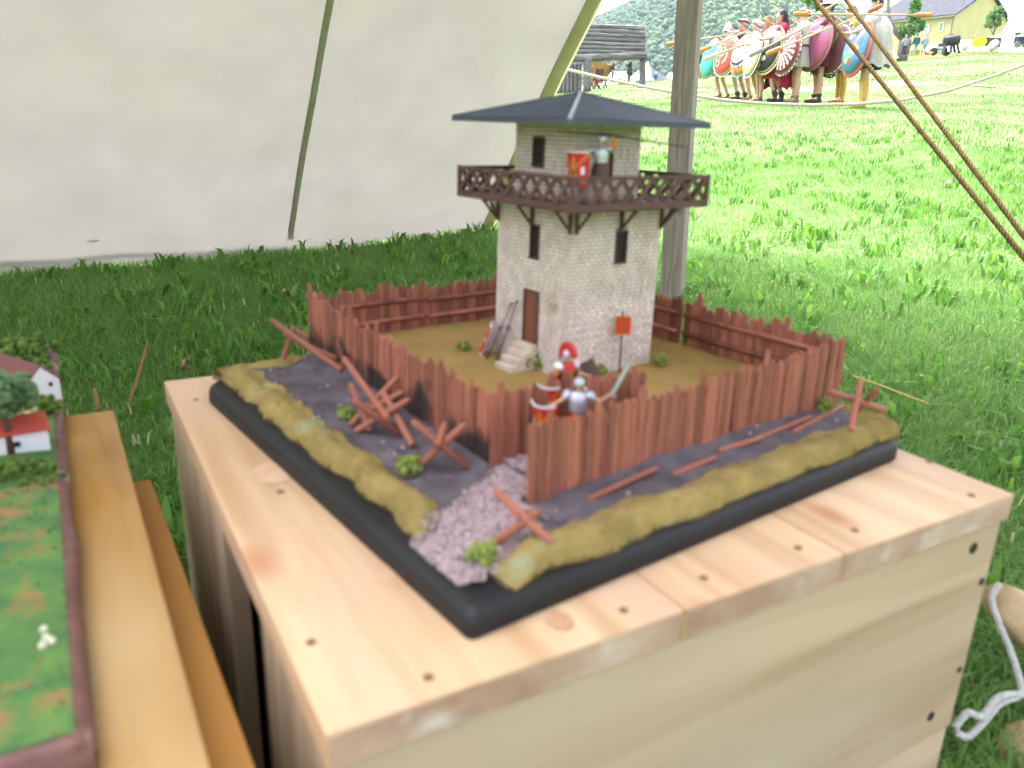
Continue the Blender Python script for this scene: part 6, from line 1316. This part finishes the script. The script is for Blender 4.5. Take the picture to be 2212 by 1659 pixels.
cloth_tent('pavilion', 'big white pavilion tent at the right edge of the rise', [(*D2(1995, 300), dP), (*D2(2060, 262), dP - 1), (*D2(2230, 240), dP - 3), (*D2(2420, 235), dP - 4), (*D2(2420, 720), dP - 6), (*D2(1870, 720), dP - 1), (*D2(1890, 480), dP), (*D2(2400, 30), dP + 3), (*D2(2000, 90), dP + 6)], [(0, 1, 2, 3, 4, 5, 6), (0, 1, 2, 3, 7, 8)], wht, cat='tent')
mb = MB(); q0_ = at(*D2(1985, 300), dP - 1.4); pts = [(1985, 300), (2010, 275), (2060, 258), (2140, 244), (2230, 238), (2420, 232)]; mb.tube([at(*D2(*p), dP - 2 - i * .5) - q0_ for i, p in enumerate(pts)], .05, 6); tag(mb.obj('rope', pmat('dark_hem', (.12, .12, .12)), loc=q0_), 'dark cord drooping along the eave of the white pavilion', 'rope')
dT = 57; t0 = at(*D2(2140, 650), dT); tr_ = thing('hand_cart', 'small hand cart with dark blue hood and pale wheels by the pavilion', 'cart', t0, 0); ut = dT / FPX * .16
mb = MB(); mb.box((10 * ut, 0, 95 * ut), (150 * ut, .6, 100 * ut)); mb.obj('hood', pmat('cart_navy', (.03, .045, .075)), tr_, bevel=.12)
mb = MB(); mb.box((0, 0, 30 * ut), (130 * ut, .5, 24 * ut)); mb.obj('tray', pmat('cart_white', (.7, .7, .7)), tr_, bevel=.03)
for s in (-1, 1): mb = MB(); mb.lathe([(.05, -.03), (.22, -.04), (.24, 0), (.22, .04), (.05, .03)], n=16); mb.obj('wheel', pmat('cart_wheel', (.2, .2, .2)), tr_, loc=(s * 55 * ut, -.28, .2), rot=(PI / 2, 0, 0))
mb = MB(); mb.bar((-60 * ut, 0, 40 * ut), (-70 * ut, 0, 175 * ut), .05); mb.box((-52 * ut, 0, 176 * ut), (45 * ut, .3, 26 * ut)); mb.obj('handle', M_iron, tr_)
# ------------------------------------------------------------------ air
HAZE_D = 0.00016
def haze():
    mb = MB(); mb.box((125, 170, 92), (1200, 1250, 236)); o = mb.obj('haze', None or bpy.data.materials.new('haze_air')); M = o.data.materials[0]; M.use_nodes = True; T = M.node_tree; T.nodes.clear()
    v = T.nodes.new('ShaderNodeVolumePrincipled'); v.inputs['Color'].default_value = (.58, .78, 1.0, 1); v.inputs['Density'].default_value = HAZE_D; v.inputs['Anisotropy'].default_value = .2; ou = T.nodes.new('ShaderNodeOutputMaterial'); T.links.new(v.outputs[0], ou.inputs['Volume']); tag(o, kind='stuff')
haze()
